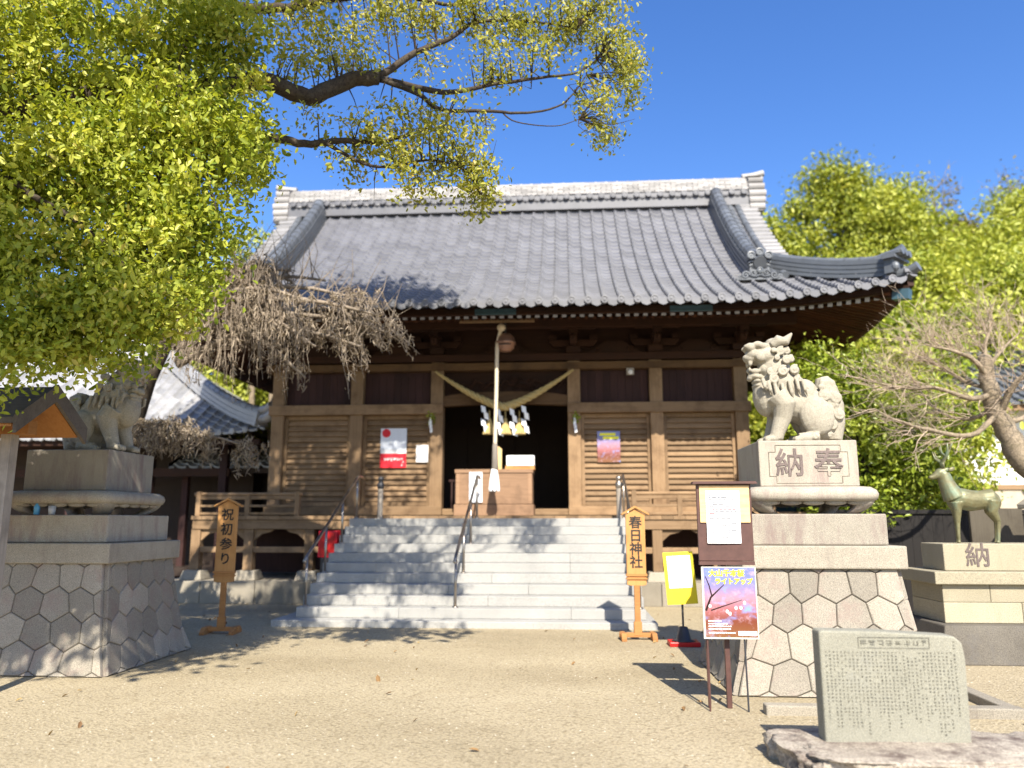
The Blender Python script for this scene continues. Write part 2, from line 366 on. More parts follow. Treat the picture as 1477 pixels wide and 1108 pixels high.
def copy_tree(o, parent=None):
    c = o.copy(); COL.objects.link(c)
    if parent is not None: c.parent = parent
    for ch in list(o.children): copy_tree(ch, c)
    return c
def text_mb(mb, s, size, origin, ux=(1, 0, 0), uz=(0, 0, 1), depth=0.002, vertical=False, step=None, mi=0, bold=0.0, align='CENTER'):
    """flat lettering laid on the plane (ux, uz) at origin"""
    ux, uz = Vector(ux), Vector(uz); n = ux.cross(uz)
    items = [(ch, (0, -i * (step or size * 1.15))) for i, ch in enumerate(s)] if vertical else [(s, (0, 0))]
    for ch, (dx, dz) in items:
        cu = bpy.data.curves.new('t', 'FONT'); cu.body = ch; cu.size = size; cu.align_x = align; cu.align_y = 'CENTER'
        cu.extrude = depth; cu.offset = bold; cu.resolution_u = 3
        ob = bpy.data.objects.new('t', cu); COL.objects.link(ob)
        bpy.context.view_layer.update()
        me = bpy.data.meshes.new_from_object(ob.evaluated_get(bpy.context.evaluated_depsgraph_get()))
        vs = [Vector(origin) + ux * (p.co.x + dx) + uz * (p.co.y + dz) + n * p.co.z for p in me.vertices]
        mb.add(vs, [tuple(p.vertices) for p in me.polygons], mi)
        bpy.data.objects.remove(ob); bpy.data.curves.remove(cu); bpy.data.meshes.remove(me)
    return mb

def leaf_mesh(name, cen, size, mat, nrm=None, aspect=0.5, rnd=None, up=0.35, droop=0.0, jit=0.35):
    """one mesh of many folded leaves; cen Nx3"""
    N = len(cen); cen = np.asarray(cen, float)
    d = RNG.normal(size=(N, 3)); d[:, 2] -= droop; d /= np.linalg.norm(d, axis=1)[:, None]
    nv = RNG.normal(size=(N, 3)); nv[:, 2] = np.abs(nv[:, 2]) + up
    if nrm is not None: nv = nv * 0.7 + nrm
    sx = np.cross(d, nv); sx /= (np.linalg.norm(sx, axis=1)[:, None] + 1e-9)
    nn = np.cross(sx, d)
    L = size * (1 + jit * RNG.normal(size=N)).clip(0.4, 1.8); L = L[:, None]
    a = cen - d * L * .5; b = cen + d * L * .5 - nn * L * .06
    w = sx * L * aspect * .5; k = nn * L * .09
    V = np.stack([a, cen - d * L * .2 - w * .92 + k, cen + d * L * .2 - w * .80 + k, b, cen + d * L * .2 + w * .80 + k, cen - d * L * .2 + w * .92 + k], 1).reshape(-1, 3)
    F = np.arange(6 * N).reshape(N, 6); T = np.concatenate([F[:, [0, 1, 2, 3]], F[:, [0, 3, 4, 5]]], 1).reshape(-1)
    me = bpy.data.meshes.new(name); me.vertices.add(6 * N); me.vertices.foreach_set('co', V.ravel())
    me.loops.add(8 * N); me.loops.foreach_set('vertex_index', T)
    me.polygons.add(2 * N); me.polygons.foreach_set('loop_start', np.arange(2 * N) * 4)
    me.materials.append(mat)
    a_ = me.attributes.new('rnd', 'FLOAT', 'FACE')
    rv = RNG.random(N) if rnd is None else rnd
    a_.data.foreach_set('value', np.repeat(rv, 2)); me.update(calc_edges=True); me.validate()
    return me
def clumps(c, r3, nclump, per, cr, shell=0.55, flat=0.7):
    """leaf centres in clumps through an ellipsoid's outer volume; returns points, per-leaf clump tint, outward normals"""
    d = RNG.normal(size=(nclump, 3)); d /= np.linalg.norm(d, axis=1)[:, None]
    rr = (shell + (1 - shell) * RNG.random(nclump)) * (0.86 + 0.28 * RNG.random(nclump))
    cc = np.asarray(c) + d * rr[:, None] * np.asarray(r3)
    cs = cr * (0.6 + 0.8 * RNG.random(nclump))
    P = cc[:, None, :] + RNG.normal(size=(nclump, per, 3)) * cs[:, None, None] * np.array([1, 1, flat]) * .55
    tint = np.clip(RNG.normal(0.45, 0.16, nclump)[:, None] + RNG.normal(0, 0.17, (nclump, per)), 0, 0.97)
    n = P - cc[:, None, :]; n /= (np.linalg.norm(n, axis=2, keepdims=True) + 1e-6)
    return P.reshape(-1, 3), tint.ravel(), n.reshape(-1, 3)

# ================================================================== SETTING
def hill_h(x, y):
    e = max(0.0, y - 27 + 0.10 * abs(x)) if x > -2 else max(0.0, y - 29)
    return min(16, e * 0.42) * (0.85 + 0.15 * sin(x * .13 + 1)) * (1 if x > 2 else 0.55)
mb = MB()
mb.grid(lambda a, b: (-600 + 1200 * a, -300 + 1300 * b, 0.0), 40, 40)
g = struct('ground', mb, M_ground)
mb = MB()
mb.grid(lambda a, b: (-70 + 150 * a, 26 + 70 * b, hill_h(-70 + 150 * a, 26 + 70 * b) - 0.15), 70, 40)
struct('hill', mb, M_hill, smooth=True)
def pebbles():
    N = 9000
    y = 3.4 + 9.0 * RNG.random(N) ** 1.6; x = (RNG.random(N) - .5) * (1.45 * y + 1) - 0.2
    s = 0.0045 + 0.007 * RNG.random(N) ** 2
    o = np.array([[1, 0, 0], [-.5, .87, 0], [-.5, -.87, 0], [0, 0, .8]])
    an = RNG.random(N) * 6.28; c_, s_ = np.cos(an), np.sin(an)
    V = np.zeros((N, 4, 3))
    for k in range(4):
        V[:, k, 0] = x + s * (o[k, 0] * c_ - o[k, 1] * s_) * 1.3; V[:, k, 1] = y + s * (o[k, 0] * s_ + o[k, 1] * c_)
        V[:, k, 2] = s * o[k, 2]
    f = np.array([[0, 1, 3], [1, 2, 3], [2, 0, 3]]); F = (np.arange(N)[:, None, None] * 4 + f[None]).reshape(-1)
    me = bpy.data.meshes.new('gravel'); me.vertices.add(4 * N); me.vertices.foreach_set('co', V.ravel())
    me.loops.add(len(F)); me.loops.foreach_set('vertex_index', F); me.polygons.add(3 * N)
    me.polygons.foreach_set('loop_start', np.arange(3 * N) * 3); me.materials.append(M_pebble)
    a = me.attributes.new('rnd', 'FLOAT', 'FACE'); a.data.foreach_set('value', np.repeat(RNG.random(N), 3)); me.update(calc_edges=True)
    ob = link('gravel', me); ob['kind'] = 'stuff'
pebbles()
def litter():
    N = 150; y = 4.2 + 10 * RNG.random(N); x = np.where(RNG.random(N) < .5, 1.0 + 3.2 * RNG.random(N), -6.5 + 7.5 * RNG.random(N) ** 1.3)
    keep = ~((y > 12.1) & (x > -4.8) & (x < 1.5)); P = np.stack([x, y, np.full(N, .012) + .01 * RNG.random(N)], 1)[keep]
    ob = link('leaf_litter', leaf_mesh('leaf_litter', P, .055, leaf_mat('fallen_leaves', [(0, (0.13, 0.07, 0.03)), (0.6, (0.25, 0.15, 0.06)), (1, (0.38, 0.27, 0.10))], 0.0, 0.8), None, .5, up=2.5)); ob['kind'] = 'stuff'
litter()

# ================================================================== MAIN SHRINE HALL
CX, YF = -1.37, 17.3            # centre line, front of the posts
YE, YR, YB = 14.8, 20.8, 26.8   # eave, ridge, rear eave
EH, GX, KX = 8.2, 6.45, 5.6     # half eave, half verge, descending ridge
ZE, RISE, TW = 5.93, 4.5, 0.326
hall = thing('shrine_hall', 'large timber worship hall with grey tiled hip-and-gable roof behind the stone stairs', 'shrine hall', (CX, YF, 0))
def prof(d):                     # roof height over the eave at inward distance d
    t = d / (YR - YE); return RISE * (0.556 * t + 0.444 * t * t)
def upturn(a, d):
    u = max(0.0, (abs(a) - 4.2) / (EH - 4.2)); return 0.40 * u ** 2.2 * max(0.0, 1 - d / 3.2)
def roof_pt(x, d): return Vector((CX + x, YE + d, ZE + prof(d) + upturn(x, d)))
S = [0, .06, .07, .11, .17, .24, .32, .45, .70, .90, 1.0]
WV = [-.014, -.034, .030, .058, .066, .050, .014, -.012, -.028, -.022, -.014]
def tile_slope(mb, half, place, dmax, bound, rows, lift=0.032, tw=TW):
    """wavy pantiles laid in rows; place(a, d) is the bare roof, bound(d) how far it runs sideways"""
    n = int(math.ceil(half / tw)); ds = [dmax * (j / rows) for j in range(rows + 1)]
    for j in range(rows):
        d0, d1 = ds[j], ds[j + 1]
        bm_ = max(bound(d0), bound(d1))
        for i in range(-n, n + 1):
            a0 = (i - .5) * tw
            if abs(i * tw) > bm_ + tw * .45: continue
            r = random.random(); q = random.uniform(-.003, .003)
            vs = []
            for s_, w in zip(S, WV):
                a = max(-bm_, min(bm_, a0 + s_ * tw))
                p0 = place(a, d0); p1 = place(a, d1)
                nn = Vector((0, 0, 1))
                vs += [p0 + nn * (w + lift + q), p1 + nn * (w + .004 + q), p0 + nn * (w - .012)]
            fs = []
            for k in range(len(S) - 1):
                fs.append((3 * k, 3 * k + 3, 3 * k + 4, 3 * k + 1)); fs.append((3 * k + 2, 3 * k + 5, 3 * k + 3, 3 * k))
            mb.add(vs, fs, 0, r)
def fb(d): return max(EH - d, GX)
mb = MB(); tile_slope(mb, EH, roof_pt, YR - YE, fb, 30)
# eave end tiles: a disc on every roll and a curved lip
for i in range(-26, 26):
    a0 = (i - .5) * TW
    if a0 + TW > EH: continue
    r = random.random()
    vs = []
    for s_, w in zip(S, WV):
        p = roof_pt(max(-EH, a0 + s_ * TW), 0); vs += [p + Vector((0, -.012, w + .036)), p + Vector((0, -.012, w - .052 - .035 * sin(pi * max(0, (s_ - .32) / .68))))]
    mb.add(vs, [(2 * k, 2 * k + 2, 2 * k + 3, 2 * k + 1) for k in range(len(S) - 1)], 0, r)
    p = roof_pt(max(-EH, a0 + .17 * TW), 0)
    mb.lathe([(.078, .05), (.078, -.05), (.060, -.052), (.060, -.040), (.03, -.040), (.026, -.052), (.001, -.054)], p + Vector((0, 0, .012)), 14, 0, min(1, r + .2), 'y')
part('roof_tiles', mb, M_tile, hall)
# side hips, rear slope
for sg in (-1, 1):
    mb = MB()
    def pl(a, d, sg=sg): return Vector((CX + sg * (EH - d), YR + a, ZE + prof(d) + 0.40 * max(0, (abs(a) - 2.4) / 3.6) ** 2.2 * max(0, 1 - d / 3.2)))
    tile_slope(mb, 6.0, pl, EH - KX + .1, lambda d: 6.0 - d, 12)
    part('hip_tiles', mb, M_tile, hall)
mb = MB()
def rp(a, d): return Vector((CX + a, YB - d, ZE + prof(d) + upturn(a, d)))
tile_slope(mb, EH, rp, YR - YE, fb, 16, tw=TW * 2)
part('rear_roof_tiles', mb, M_tile, hall)

def barrel_line(mb, pts, r, step=.30, mi=0, n=10):
    """round cover tiles in a line: a tube with a collar at each joint"""
    pts = [Vector(p) for p in pts]; L = [0]
    for a, b in zip(pts, pts[1:]): L.append(L[-1] + (b - a).length)
    def P(s):
        for k in range(len(pts) - 1):
            if s <= L[k + 1] + 1e-6: return pts[k].lerp(pts[k + 1], (s - L[k]) / (L[k + 1] - L[k]))
        return pts[-1]
    k = max(1, int(L[-1] / step)); st = L[-1] / k
    for i in range(k):
        a, b, c, e = P(i * st), P(i * st + .05), P(i * st + st * .5), P((i + 1) * st)
        mb.tube([a, b], r * 1.10, n, mi); mb.tube([b, c, e], r, n, mi, random.random())
def layer_prof(w, h, steps, taper=.0):
    """stacked flat ridge tiles: stepped section"""
    R = []; 
    for i in range(steps):
        z0, z1 = h * i / steps, h * (i + .78) / steps; ww = w * (1 - taper * i / steps)
        R += [(ww / 2, z0), (ww / 2, z1), (ww / 2 - .02, z1), (ww / 2 - .02, h * (i + 1) / steps)]
    return R + [(-a, b) for a, b in reversed(R)]
def spiral(mb, c, r, turns, rad, plane='xz', sgn=1, mi=0, depth=0, start=0, shrink=.12):
    pts = []; rr = []
    n = int(10 * turns) + 2
    for i in range(n):
        t = i / (n - 1); q = r * (1 - t) + r * shrink * t; th = start + sgn * 2 * pi * turns * t
        a, b = q * cos(th), q * sin(th)
        o = {'xz': Vector((a, 0, b)), 'yz': Vector((0, a, b)), 'xy': Vector((a, b, 0))}[plane]
        pts.append(Vector(c) + o + (Vector((0, -depth * t, 0)) if plane == 'xz' else Vector((depth * t, 0, 0)))); rr.append(rad * (1 - .25 * t))
    mb.tube(pts, rr, 6, mi)
def onigawara(mb, c, s=1.0, mi=0):
    """demon-end tile facing -Y: three round tile ends, stepped chevrons, carved scrollwork"""
    c = Vector(c)
    for dx, dz in ((-.20, .52), (0, .60), (.20, .52)):
        mb.lathe([(.095 * s, .10), (.095 * s, -.14), (.07 * s, -.145), (.07 * s, -.12), (.03 * s, -.12), (.001, -.13)], c + Vector((dx * s, 0, dz * s)), 16, mi, .7, 'y')
    for k in range(3):
        z = .46 - .07 * k; w = .27 - .015 * k; y0 = -.10 + .02 * k
        for sg in (-1, 1):
            q = [(0, z + .06), (sg * w, z), (sg * w, z - .04), (0, z + .02)]
            if sg < 0: q = q[::-1]
            mb.prism([(c.x + a * s, c.z + b * s) for a, b in q], c.y + y0 * s, c.y + .14 * s, mi)
    mb.prism([(c.x + a * s, c.z + b * s) for a, b in ((-.24, .02), (.24, .02), (.22, .30), (0, .36), (-.22, .30))], c.y - .03 * s, c.y + .12 * s, mi, .1)
    mb.lathe([(.075 * s, 0), (.075 * s, -.05), (.05 * s, -.06), (.045 * s, -.04), (.001, -.05)], c + Vector((0, -.03 * s, .17 * s)), 14, mi, .8, 'y')
    for sg in (-1, 1):
        spiral(mb, c + Vector((sg * .15 * s, -.05 * s, .12 * s)), .075 * s, 1.4, .020 * s, 'xz', sg, mi)
        spiral(mb, c + Vector((sg * .33 * s, -.04 * s, .06 * s)), .10 * s, 1.5, .030 * s, 'xz', -sg, mi)
        spiral(mb, c + Vector((sg * .45 * s, -.03 * s, .03 * s)), .055 * s, 1.2, .022 * s, 'xz', sg, mi)
        mb.tube([c + Vector((0, -.05 * s, .07 * s)), c + Vector((sg * .1 * s, -.06 * s, .02 * s)), c + Vector((sg * .22 * s, -.06 * s, .04 * s))], .022 * s, 6, mi)
    mb.box(c.x - .55 * s, c.x + .55 * s, c.y - .04 * s, c.y + .12 * s, c.z - .05 * s, c.z + .005, mi)

# main ridge
ZR = ZE + RISE
RX = 6.55
mb = MB()
mb.box(CX - RX, CX + RX, YR - .30, YR + .30, ZR - .15, ZR + .10, 0, .3)
n = int(2 * RX / TW)
for i in range(n):
    x = CX - RX + (i + .5) * 2 * RX / n
    for yy in (-.33, .33):
        mb.lathe([(.085, .06), (.085, -.06), (.06, -.064), (.06, -.05), (.03, -.05), (.001, -.055)], (x, YR + yy, ZR + .20), 12, 0, random.random(), 'y')
    mb.tube([(x + .05, YR - .30, ZR + .14), (x + .16, YR - .34, ZR + .115), (x + .28, YR - .30, ZR + .14)], .024, 5, 0)
mb.box(CX - RX, CX + RX, YR - .27, YR + .27, ZR + .10, ZR + .30, 0, .4)
part('ridge_band', mb, M_tile, hall)
mb = MB()
for k in range(5):
    z = ZR + .30 + .066 * k; w = .30 - .014 * k; x = CX - RX; x -= (k % 2) * .15
    while x < CX + RX:
        x1 = min(x + .30, CX + RX); xa = max(x, CX - RX)
        if x1 - xa > .03: mb.box(xa + .008, x1 - .008, YR - w + random.uniform(-.008, .008), YR + w, z, z + .056, 0)
        x += .30
mb.box(CX - RX, CX + RX, YR - .17, YR + .17, ZR + .30, ZR + .62, 1, .0)
barrel_line(mb, [(CX - RX, YR, ZR + .66), (CX + RX, YR, ZR + .66)], .10, .30)
part('ridge_stack', mb, [M_tile_pale, M_joint], hall)
for sg in (-1, 1):
    # ridge end: stacked round tiles, crowned by a projecting barrel
    mb = MB(); x0 = CX + sg * (RX - .02)
    for k in range(5):
        z = ZR - .30 + .205 * k; w = .36 - .02 * k
        xe = x0 + sg * (.46 - .03 * abs(k - 2))
        for yy in (-w + .06, 0, w - .06):
            mb.lathe([(.082, 0), (.086, .5), (.001, .52)] if False else [(.118, min(x0, xe)), (.118, max(x0, xe))], (0, YR + yy, z + .05), 12, 0, random.random(), 'x')
        mb.box(min(x0, xe) + .02, max(x0, xe) - .03, YR - w, YR + w, z - .06, z + .05, 0)
    mb.prism([(YR - .34, ZR - .05), (YR + .34, ZR - .05), (YR + .26, ZR + .62), (YR, ZR + .76), (YR - .26, ZR + .62)], x0 + sg * .02, x0 + sg * .12, 0, .1, 'yz')
    for yy, z in ((-.16, .68), (0, .74), (.16, .68)):
        mb.prism([(YR + yy - .2, ZR + z - .03), (YR + yy + .2, ZR + z - .03), (YR + yy, ZR + z + .05)], x0 - sg * .02, x0 + sg * .34, 0, .6, 'yz')
    mb.tube([(x0 - sg * .1, YR, ZR + .78), (x0 + sg * .2, YR, ZR + .81), (x0 + sg * .5, YR, ZR + .88)], [.085, .085, .095], 12, 0, .8)
    part('ridge_end_tile', mb, M_tile_pale, hall)
    # verge: short round tiles pointing outward, one to a row, down the gable edge
    mb = MB()
    for fwd in (1, -1):
        for j in range(24):
            d = (YR - YE) * (1 - (j + .4) / 30.0)
            if d < 1.9: break
            p = roof_pt(sg * (GX - .28), d)
            if fwd < 0: p.y = 2 * YR - p.y
            xe = p.x + sg * .52
            mb.lathe([(.088, min(p.x, xe)), (.094, max(p.x, xe))], (0, p.y, p.z + .06), 10, 0, random.random(), 'x')
            mb.box(min(p.x, xe - sg * .05), max(p.x, xe - sg * .05), p.y - .10, p.y + .10, p.z - .06, p.z + .04, 0)
    part('verge_tiles', mb, M_tile_mid, hall)
    # two plain barrel lines between verge and descending ridge
    mb = MB()
    for xx in (5.98, 6.20): barrel_line(mb, [roof_pt(sg * xx, d) + Vector((0, 0, .08)) for d in np.linspace(5.7, 1.7, 12)], .085, .3)
    part('verge_barrels', mb, M_tile_b, hall)
    # descending ridge
    mb = MB(); pth = [roof_pt(sg * KX, d) + Vector((0, 0, -.02)) for d in np.linspace(5.85, 1.62, 14)]
    mb.sweep(pth, layer_prof(.36, .40, 4, .12), side=(1, 0, 0), r=.4)
    barrel_line(mb, [p + Vector((0, -.24, .36)) for p in pth], .14, .28)
    part('descending_ridge', mb, M_tile_b, hall)
    mb = MB(); onigawara(mb, roof_pt(sg * KX, 1.50) + Vector((0, 0, .10)), .92)
    part('demon_end_tile', mb, M_tile_b, hall)
    # corner ridge down to the upturned eave
    mb = MB(); pc = []
    for d in np.linspace(2.45, .32, 12): pc.append(roof_pt(sg * (EH - d), d) + Vector((0, 0, .02)))
    mb.sweep(pc, layer_prof(.32, .36, 4, .1), r=.4); barrel_line(mb, [p + Vector((0, 0, .37)) for p in pc], .095, .3)
    part('corner_ridge', mb, M_tile_b, hall)
    mb = MB(); dv = Vector((sg * .7071, -.7071, .12)).normalized(); e = pc[-1]
    Mr = Matrix.Translation(e) @ Matrix.Rotation(sg * pi / 4, 4, 'Z')
    mb.box(-.26, .26, -.12, .05, .02, .30, 0, .3, Mr)
    mb.box(-.34, .34, -.20, .05, .30, .36, 0, .6, Mr); mb.box(-.28, .28, -.26, .05, .38, .43, 0, .5, Mr)
    for dx in (-.17, 0, .17):
        mb.tube([e + Vector((0, 0, .40)) + Mr.to_3x3() @ Vector((dx, .1, 0)), e + Vector((0, 0, .41)) + Mr.to_3x3() @ Vector((dx, -.30, .02))], .075, 10, 0, .7)
    mb.tube([e + Vector((0, 0, .46)) - dv * .5, e + Vector((0, 0, .47)) + dv * .1, e + Vector((0, 0, .51)) + dv * .26], [.08, .08, .085], 12, 0)
    for sgn in (-1, 1): mb.ell(Mr @ Vector((sgn * .2, -.14, .14)), (.08, .08, .1), 10, 6)
    mb.tube([e + Vector((0, 0, .02)) - dv * .2, e + Vector((0, 0, -.01)) + dv * .28, e + Vector((0, 0, .04)) + dv * .50], [.10, .10, .105], 12, 0, .8)
    part('corner_end_tile', mb, M_tile_b, hall)
    # gable wall with barge boards
    mb = MB()
    pr = [(YE + d, ZE + prof(d) - .15) for d in np.linspace(2.3, 6.0, 12)]
    poly = pr + [(2 * YR - y, z) for y, z in reversed(pr[:-1])]
    mb.prism(poly, CX + sg * 5.62, CX + sg * 5.75, 0, .5, 'yz')
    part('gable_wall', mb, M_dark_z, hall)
    mb = MB()
    for fwd in (1, -1):
        pts = [roof_pt(sg * (GX - .06), d) for d in np.linspace(1.9, 6.0, 12)]
        if fwd < 0: pts = [Vector((p.x, 2 * YR - p.y, p.z)) for p in pts]
        mb.sweep(pts, [(-.04, -.40), (.04, -.40), (.04, -.06), (-.04, -.06)], side=(1, 0, 0))
    part('barge_board', mb, M_dark_x, hall)

# under the eaves: fascia, rafters, soffit
def eave_line(a, front=True): return upturn(a, 0)
def soffit_z(a, d): return ZE - .30 + .30 * d + upturn(a, 0) * max(0, 1 - d / 2.6)
mb = MB()
xs = np.linspace(-EH + .06, EH - .06, 40)
mb.sweep([(CX + a, YE + .30, ZE - .08 + upturn(a, 0)) for a in xs], [(-.05, -.10), (.05, -.10), (.05, .05), (-.05, .05)], side=(0, 1, 0))
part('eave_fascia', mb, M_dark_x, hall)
for sg in (-1, 1):
    mb = MB(); mb.sweep([(CX + sg * (EH - .09), YR + b, ZE - .11 + .40 * max(0, (abs(b) - 2.0) / 4) ** 2.2) for b in np.linspace(-5.9, 5.9, 24)], [(-.06, -.07), (.06, -.07), (.06, .05), (-.06, .05)], side=(1, 0, 0))
    part('side_fascia', mb, M_dark_x, hall)
mb = MB()   # boarding seen from below, front + both sides
mb.grid(lambda u, v: (CX + (2 * u - 1) * (EH - .1 - 2.75 * v), YE + .12 + 2.75 * v, soffit_z((2 * u - 1) * (EH - .1 - 2.75 * v), 2.75 * v + .12) + .10), 60, 6)
for sg in (-1, 1):
    mb.grid(lambda u, v, sg=sg: (CX + sg * (EH - .1 - 2.75 * v), YR + (2 * u - 1) * (5.9 - 2.75 * v),
            ZE - .30 + .30 * (2.75 * v + .12) + .40 * max(0, (abs((2 * u - 1) * (5.9 - 2.75 * v)) - 2.0) / 4) ** 2.2 * (1 - v) + .10), 50, 6)
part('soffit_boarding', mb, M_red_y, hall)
base_r = MB(); base_r.box(-.05, .05, 0, 2.2, -.06, .05, 0, .5)
def rafters():
    first = None
    n = 88
    for i in range(n):
        a = -EH + .25 + (2 * EH - .5) * i / (n - 1)
        dlen = min(2.4, EH - abs(a) + .25)
        if first is None:
            mb = MB(); mb.box(-.042, .042, .004, 1.0, -.045, .045, 0, .5)
            mb.box(-.046, .046, -.010, .004, -.05, .05, 1, .5)
            first = part('rafter', mb, [M_dark_x, M_cap], hall, local=True); o = first
        else:
            o = first.copy(); COL.objects.link(o); o.parent = hall
        p = Vector((CX + a, YE + .46, soffit_z(a, .46) + .01)) - hall.location
        o.location = p; o.scale = (1, max(.3, dlen - .46), 1); o.rotation_euler = (math.atan(.30), 0, 0)
rafters()
mb = MB()   # lower rafter tier and the side rafters: one ribbed layer
for i in range(80):
    a = -6.9 + 13.8 * i / 79
    p0 = Vector((CX + a, YE + 1.0, soffit_z(a, 1.0) - .08)); p1 = Vector((CX + a, YE + 2.6, soffit_z(a, 2.6) - .06))
    if abs(a) < 5.6: mb.tube([p0, p1], .042, 4)
for sg in (-1, 1):
    for i in range(84):
        b = -5.7 + 11.4 * i / 83; L = min(2.7, 5.95 - abs(b) + .1)
        if L < .3: continue
        up = .40 * max(0, (abs(b) - 2.0) / 4) ** 2.2
        p0 = Vector((CX + sg * (EH - .22), YR + b, ZE - .27 + up)); p1 = Vector((CX + sg * (EH - .2 - L), YR + b, ZE - .27 + .30 * L + up * (1 - L / 2.75)))
        mb.sweep([p0, p1], [(-.038, -.045), (.038, -.045), (.038, .045), (-.038, .045)])
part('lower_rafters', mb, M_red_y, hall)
for sg in (-1, 1):    # corner hip rafters with metal shoe
    mb = MB()
    a = Vector((CX + sg * (EH - .12), YE + .12, ZE + .14)); b = Vector((CX + sg * 5.3, YF, ZE + .62))
    mb.sweep([a, b], [(-.09, -.16), (.09, -.16), (.09, .06), (-.09, .06)])
    d = (a - b).normalized(); mb.sweep([a + d * .02 + Vector((0, 0, -.16)) * 0, a - d * .28], [(-.10, -.20), (.10, -.20), (.10, .0), (-.10, .0)], mi=1)
    part('hip_rafter', mb, [M_dark_x, M_bluecap], hall)
for x in (-.02, 3.9):
    mb = MB(); mb.box(CX + x - .42, CX + x + .42, YE + .235, YE + .246, ZE - .19, ZE - .06, 0)
    part('eave_sheet', mb, M_bluecap, hall)

# the timber frame
PX = [-5.3, -3.44, -1.57, 1.57, 3.42, 5.3]
for sx in PX:
    mb = MB(); mb.box(CX + sx - .145, CX + sx + .145, YF, YF + .29, 1.72, 5.25)
    part('post', mb, M_wood_z, hall, bev=.012)
for sx in (-5.3, 5.3):
    for yy in (19.6, 21.9, 24.0):
        mb = MB(); mb.box(CX + sx - .14, CX + sx + .14, yy, yy + .28, 1.72, 5.25)
        part('post', mb, M_wood_z, hall, bev=.012)
def beam(name, x0, x1, y0, y1, z0, z1, m=None, bev=.01):
    mb = MB(); mb.box(CX + x0, CX + x1, y0, y1, z0, z1); return part(name, mb, m or M_wood_x, hall, bev=bev)
for s in (-1, 1):
    a, b = sorted((s * 1.42, s * 5.5)); beam('lintel_beam', a, b, YF - .05, YF + .24, 4.04, 4.27)
    beam('sill_beam', a, b, YF - .04, YF + .26, 1.76, 1.96)
beam('door_sill', -1.415, 1.415, YF + .02, YF + .28, 1.76, 1.90)
beam('tie_beam', -5.6, 5.6, YF - .035, YF + .25, 5.05, 5.22, M_timber_mid)
beam('wall_plate', -5.7, 5.7, YF - .06, YF + .30, 5.253, 5.42, M_dark_x)
beam('eave_purlin', -6.4, 6.4, YF - .75, YF - .55, 5.86, 6.06, M_dark_x)
beam('upper_frieze', -5.3, 5.3, YF + .12, YF + .20, 5.423, 6.5, M_dark_x)
# rainbow beam and carved transom over the doorway
mb = MB()
xs = np.linspace(-1.42, 1.42, 25)
top = [(CX + x, 4.55 - .10 * (abs(x) / 1.42) ** 3) for x in xs]; bot = [(CX + x, 4.22 + .05 * cos(x / 1.42 * pi / 2)) for x in xs]
mb.prism(bot + top[::-1], YF + .02, YF + .20)
part('rainbow_beam', mb, M_timber_mid, hall)
mb = MB()
mb.box(CX - 1.42, CX + 1.42, YF + .20, YF + .24, 4.40, 5.05, 0, .2)
for i in range(26):
    x = -1.25 + 2.5 * random.random(); z = 4.60 + .36 * random.random() * (1 - abs(x) / 2)
    spiral(mb, (CX + x, YF + .17, z), .05 + .05 * random.random(), 1.3, .022, 'xz', random.choice((-1, 1)), 0, 0, random.random() * 6)
for k in range(8):
    x = -1.2 + .34 * k; mb.tube([(CX + x, YF + .17, 4.62), (CX + x + .18, YF + .13, 4.78 + .06 * (k % 2)), (CX + x + .4, YF + .17, 4.72)], [.02, .045, .015], 6)
part('carved_transom', mb, M_dark_x, hall)
# panels
def louvre_panel(x0, x1, z0, z1):
    r = thing_part = None
    mb = MB()
    y = YF + .14
    mb.box(CX + x0, CX + x1, y + .05, y + .09, z0, z1, 0, .35)
    n = 15; h = (z1 - z0 - .20) / n
    for k in range(n):
        z = z0 + .10 + k * h; rr = random.random()
        vs = [(CX + x0 + .075, y + .05, z), (CX + x1 - .075, y + .05, z), (CX + x0 + .075, y - .012, z + .006), (CX + x1 - .075, y - .012, z + .006),
              (CX + x0 + .075, y - .012, z + .030), (CX + x1 - .075, y - .012, z + .030), (CX + x0 + .075, y + .045, z + h), (CX + x1 - .075, y + .045, z + h)]
        mb.add(vs, [(0, 1, 3, 2), (2, 3, 5, 4), (4, 5, 7, 6), (0, 2, 4, 6), (1, 7, 5, 3)], 0, rr)
    p = part('louvred_shutter', mb, M_wood_x, hall)
    f = MB()
    f.box(CX + x0, CX + x0 + .075, y - .03, y + .049, z0, z1); f.box(CX + x1 - .075, CX + x1, y - .03, y + .049, z0, z1)
    f.box(CX + x0 + .076, CX + x1 - .076, y - .028, y + .048, z1 - .09, z1 - .002); f.box(CX + x0 + .076, CX + x1 - .076, y - .028, y + .048, z0 + .002, z0 + .09)
    part('shutter_frame', f, M_wood_z, p, bev=.006)
for a, b in ((0, 1), (1, 2), (3, 4), (4, 5)):
    louvre_panel(PX[a] + .15, PX[b] - .15, 1.965, 4.035)
    mb = MB(); x = PX[a] + .15
    while x < PX[b] - .16:
        x1 = min(x + .17, PX[b] - .15); mb.box(CX + x + .002, CX + x1 - .002, YF + .16, YF + .19 + random.uniform(0, .006), 4.275, 5.045); x = x1
    part('transom_boards', mb, M_dark_z, hall)
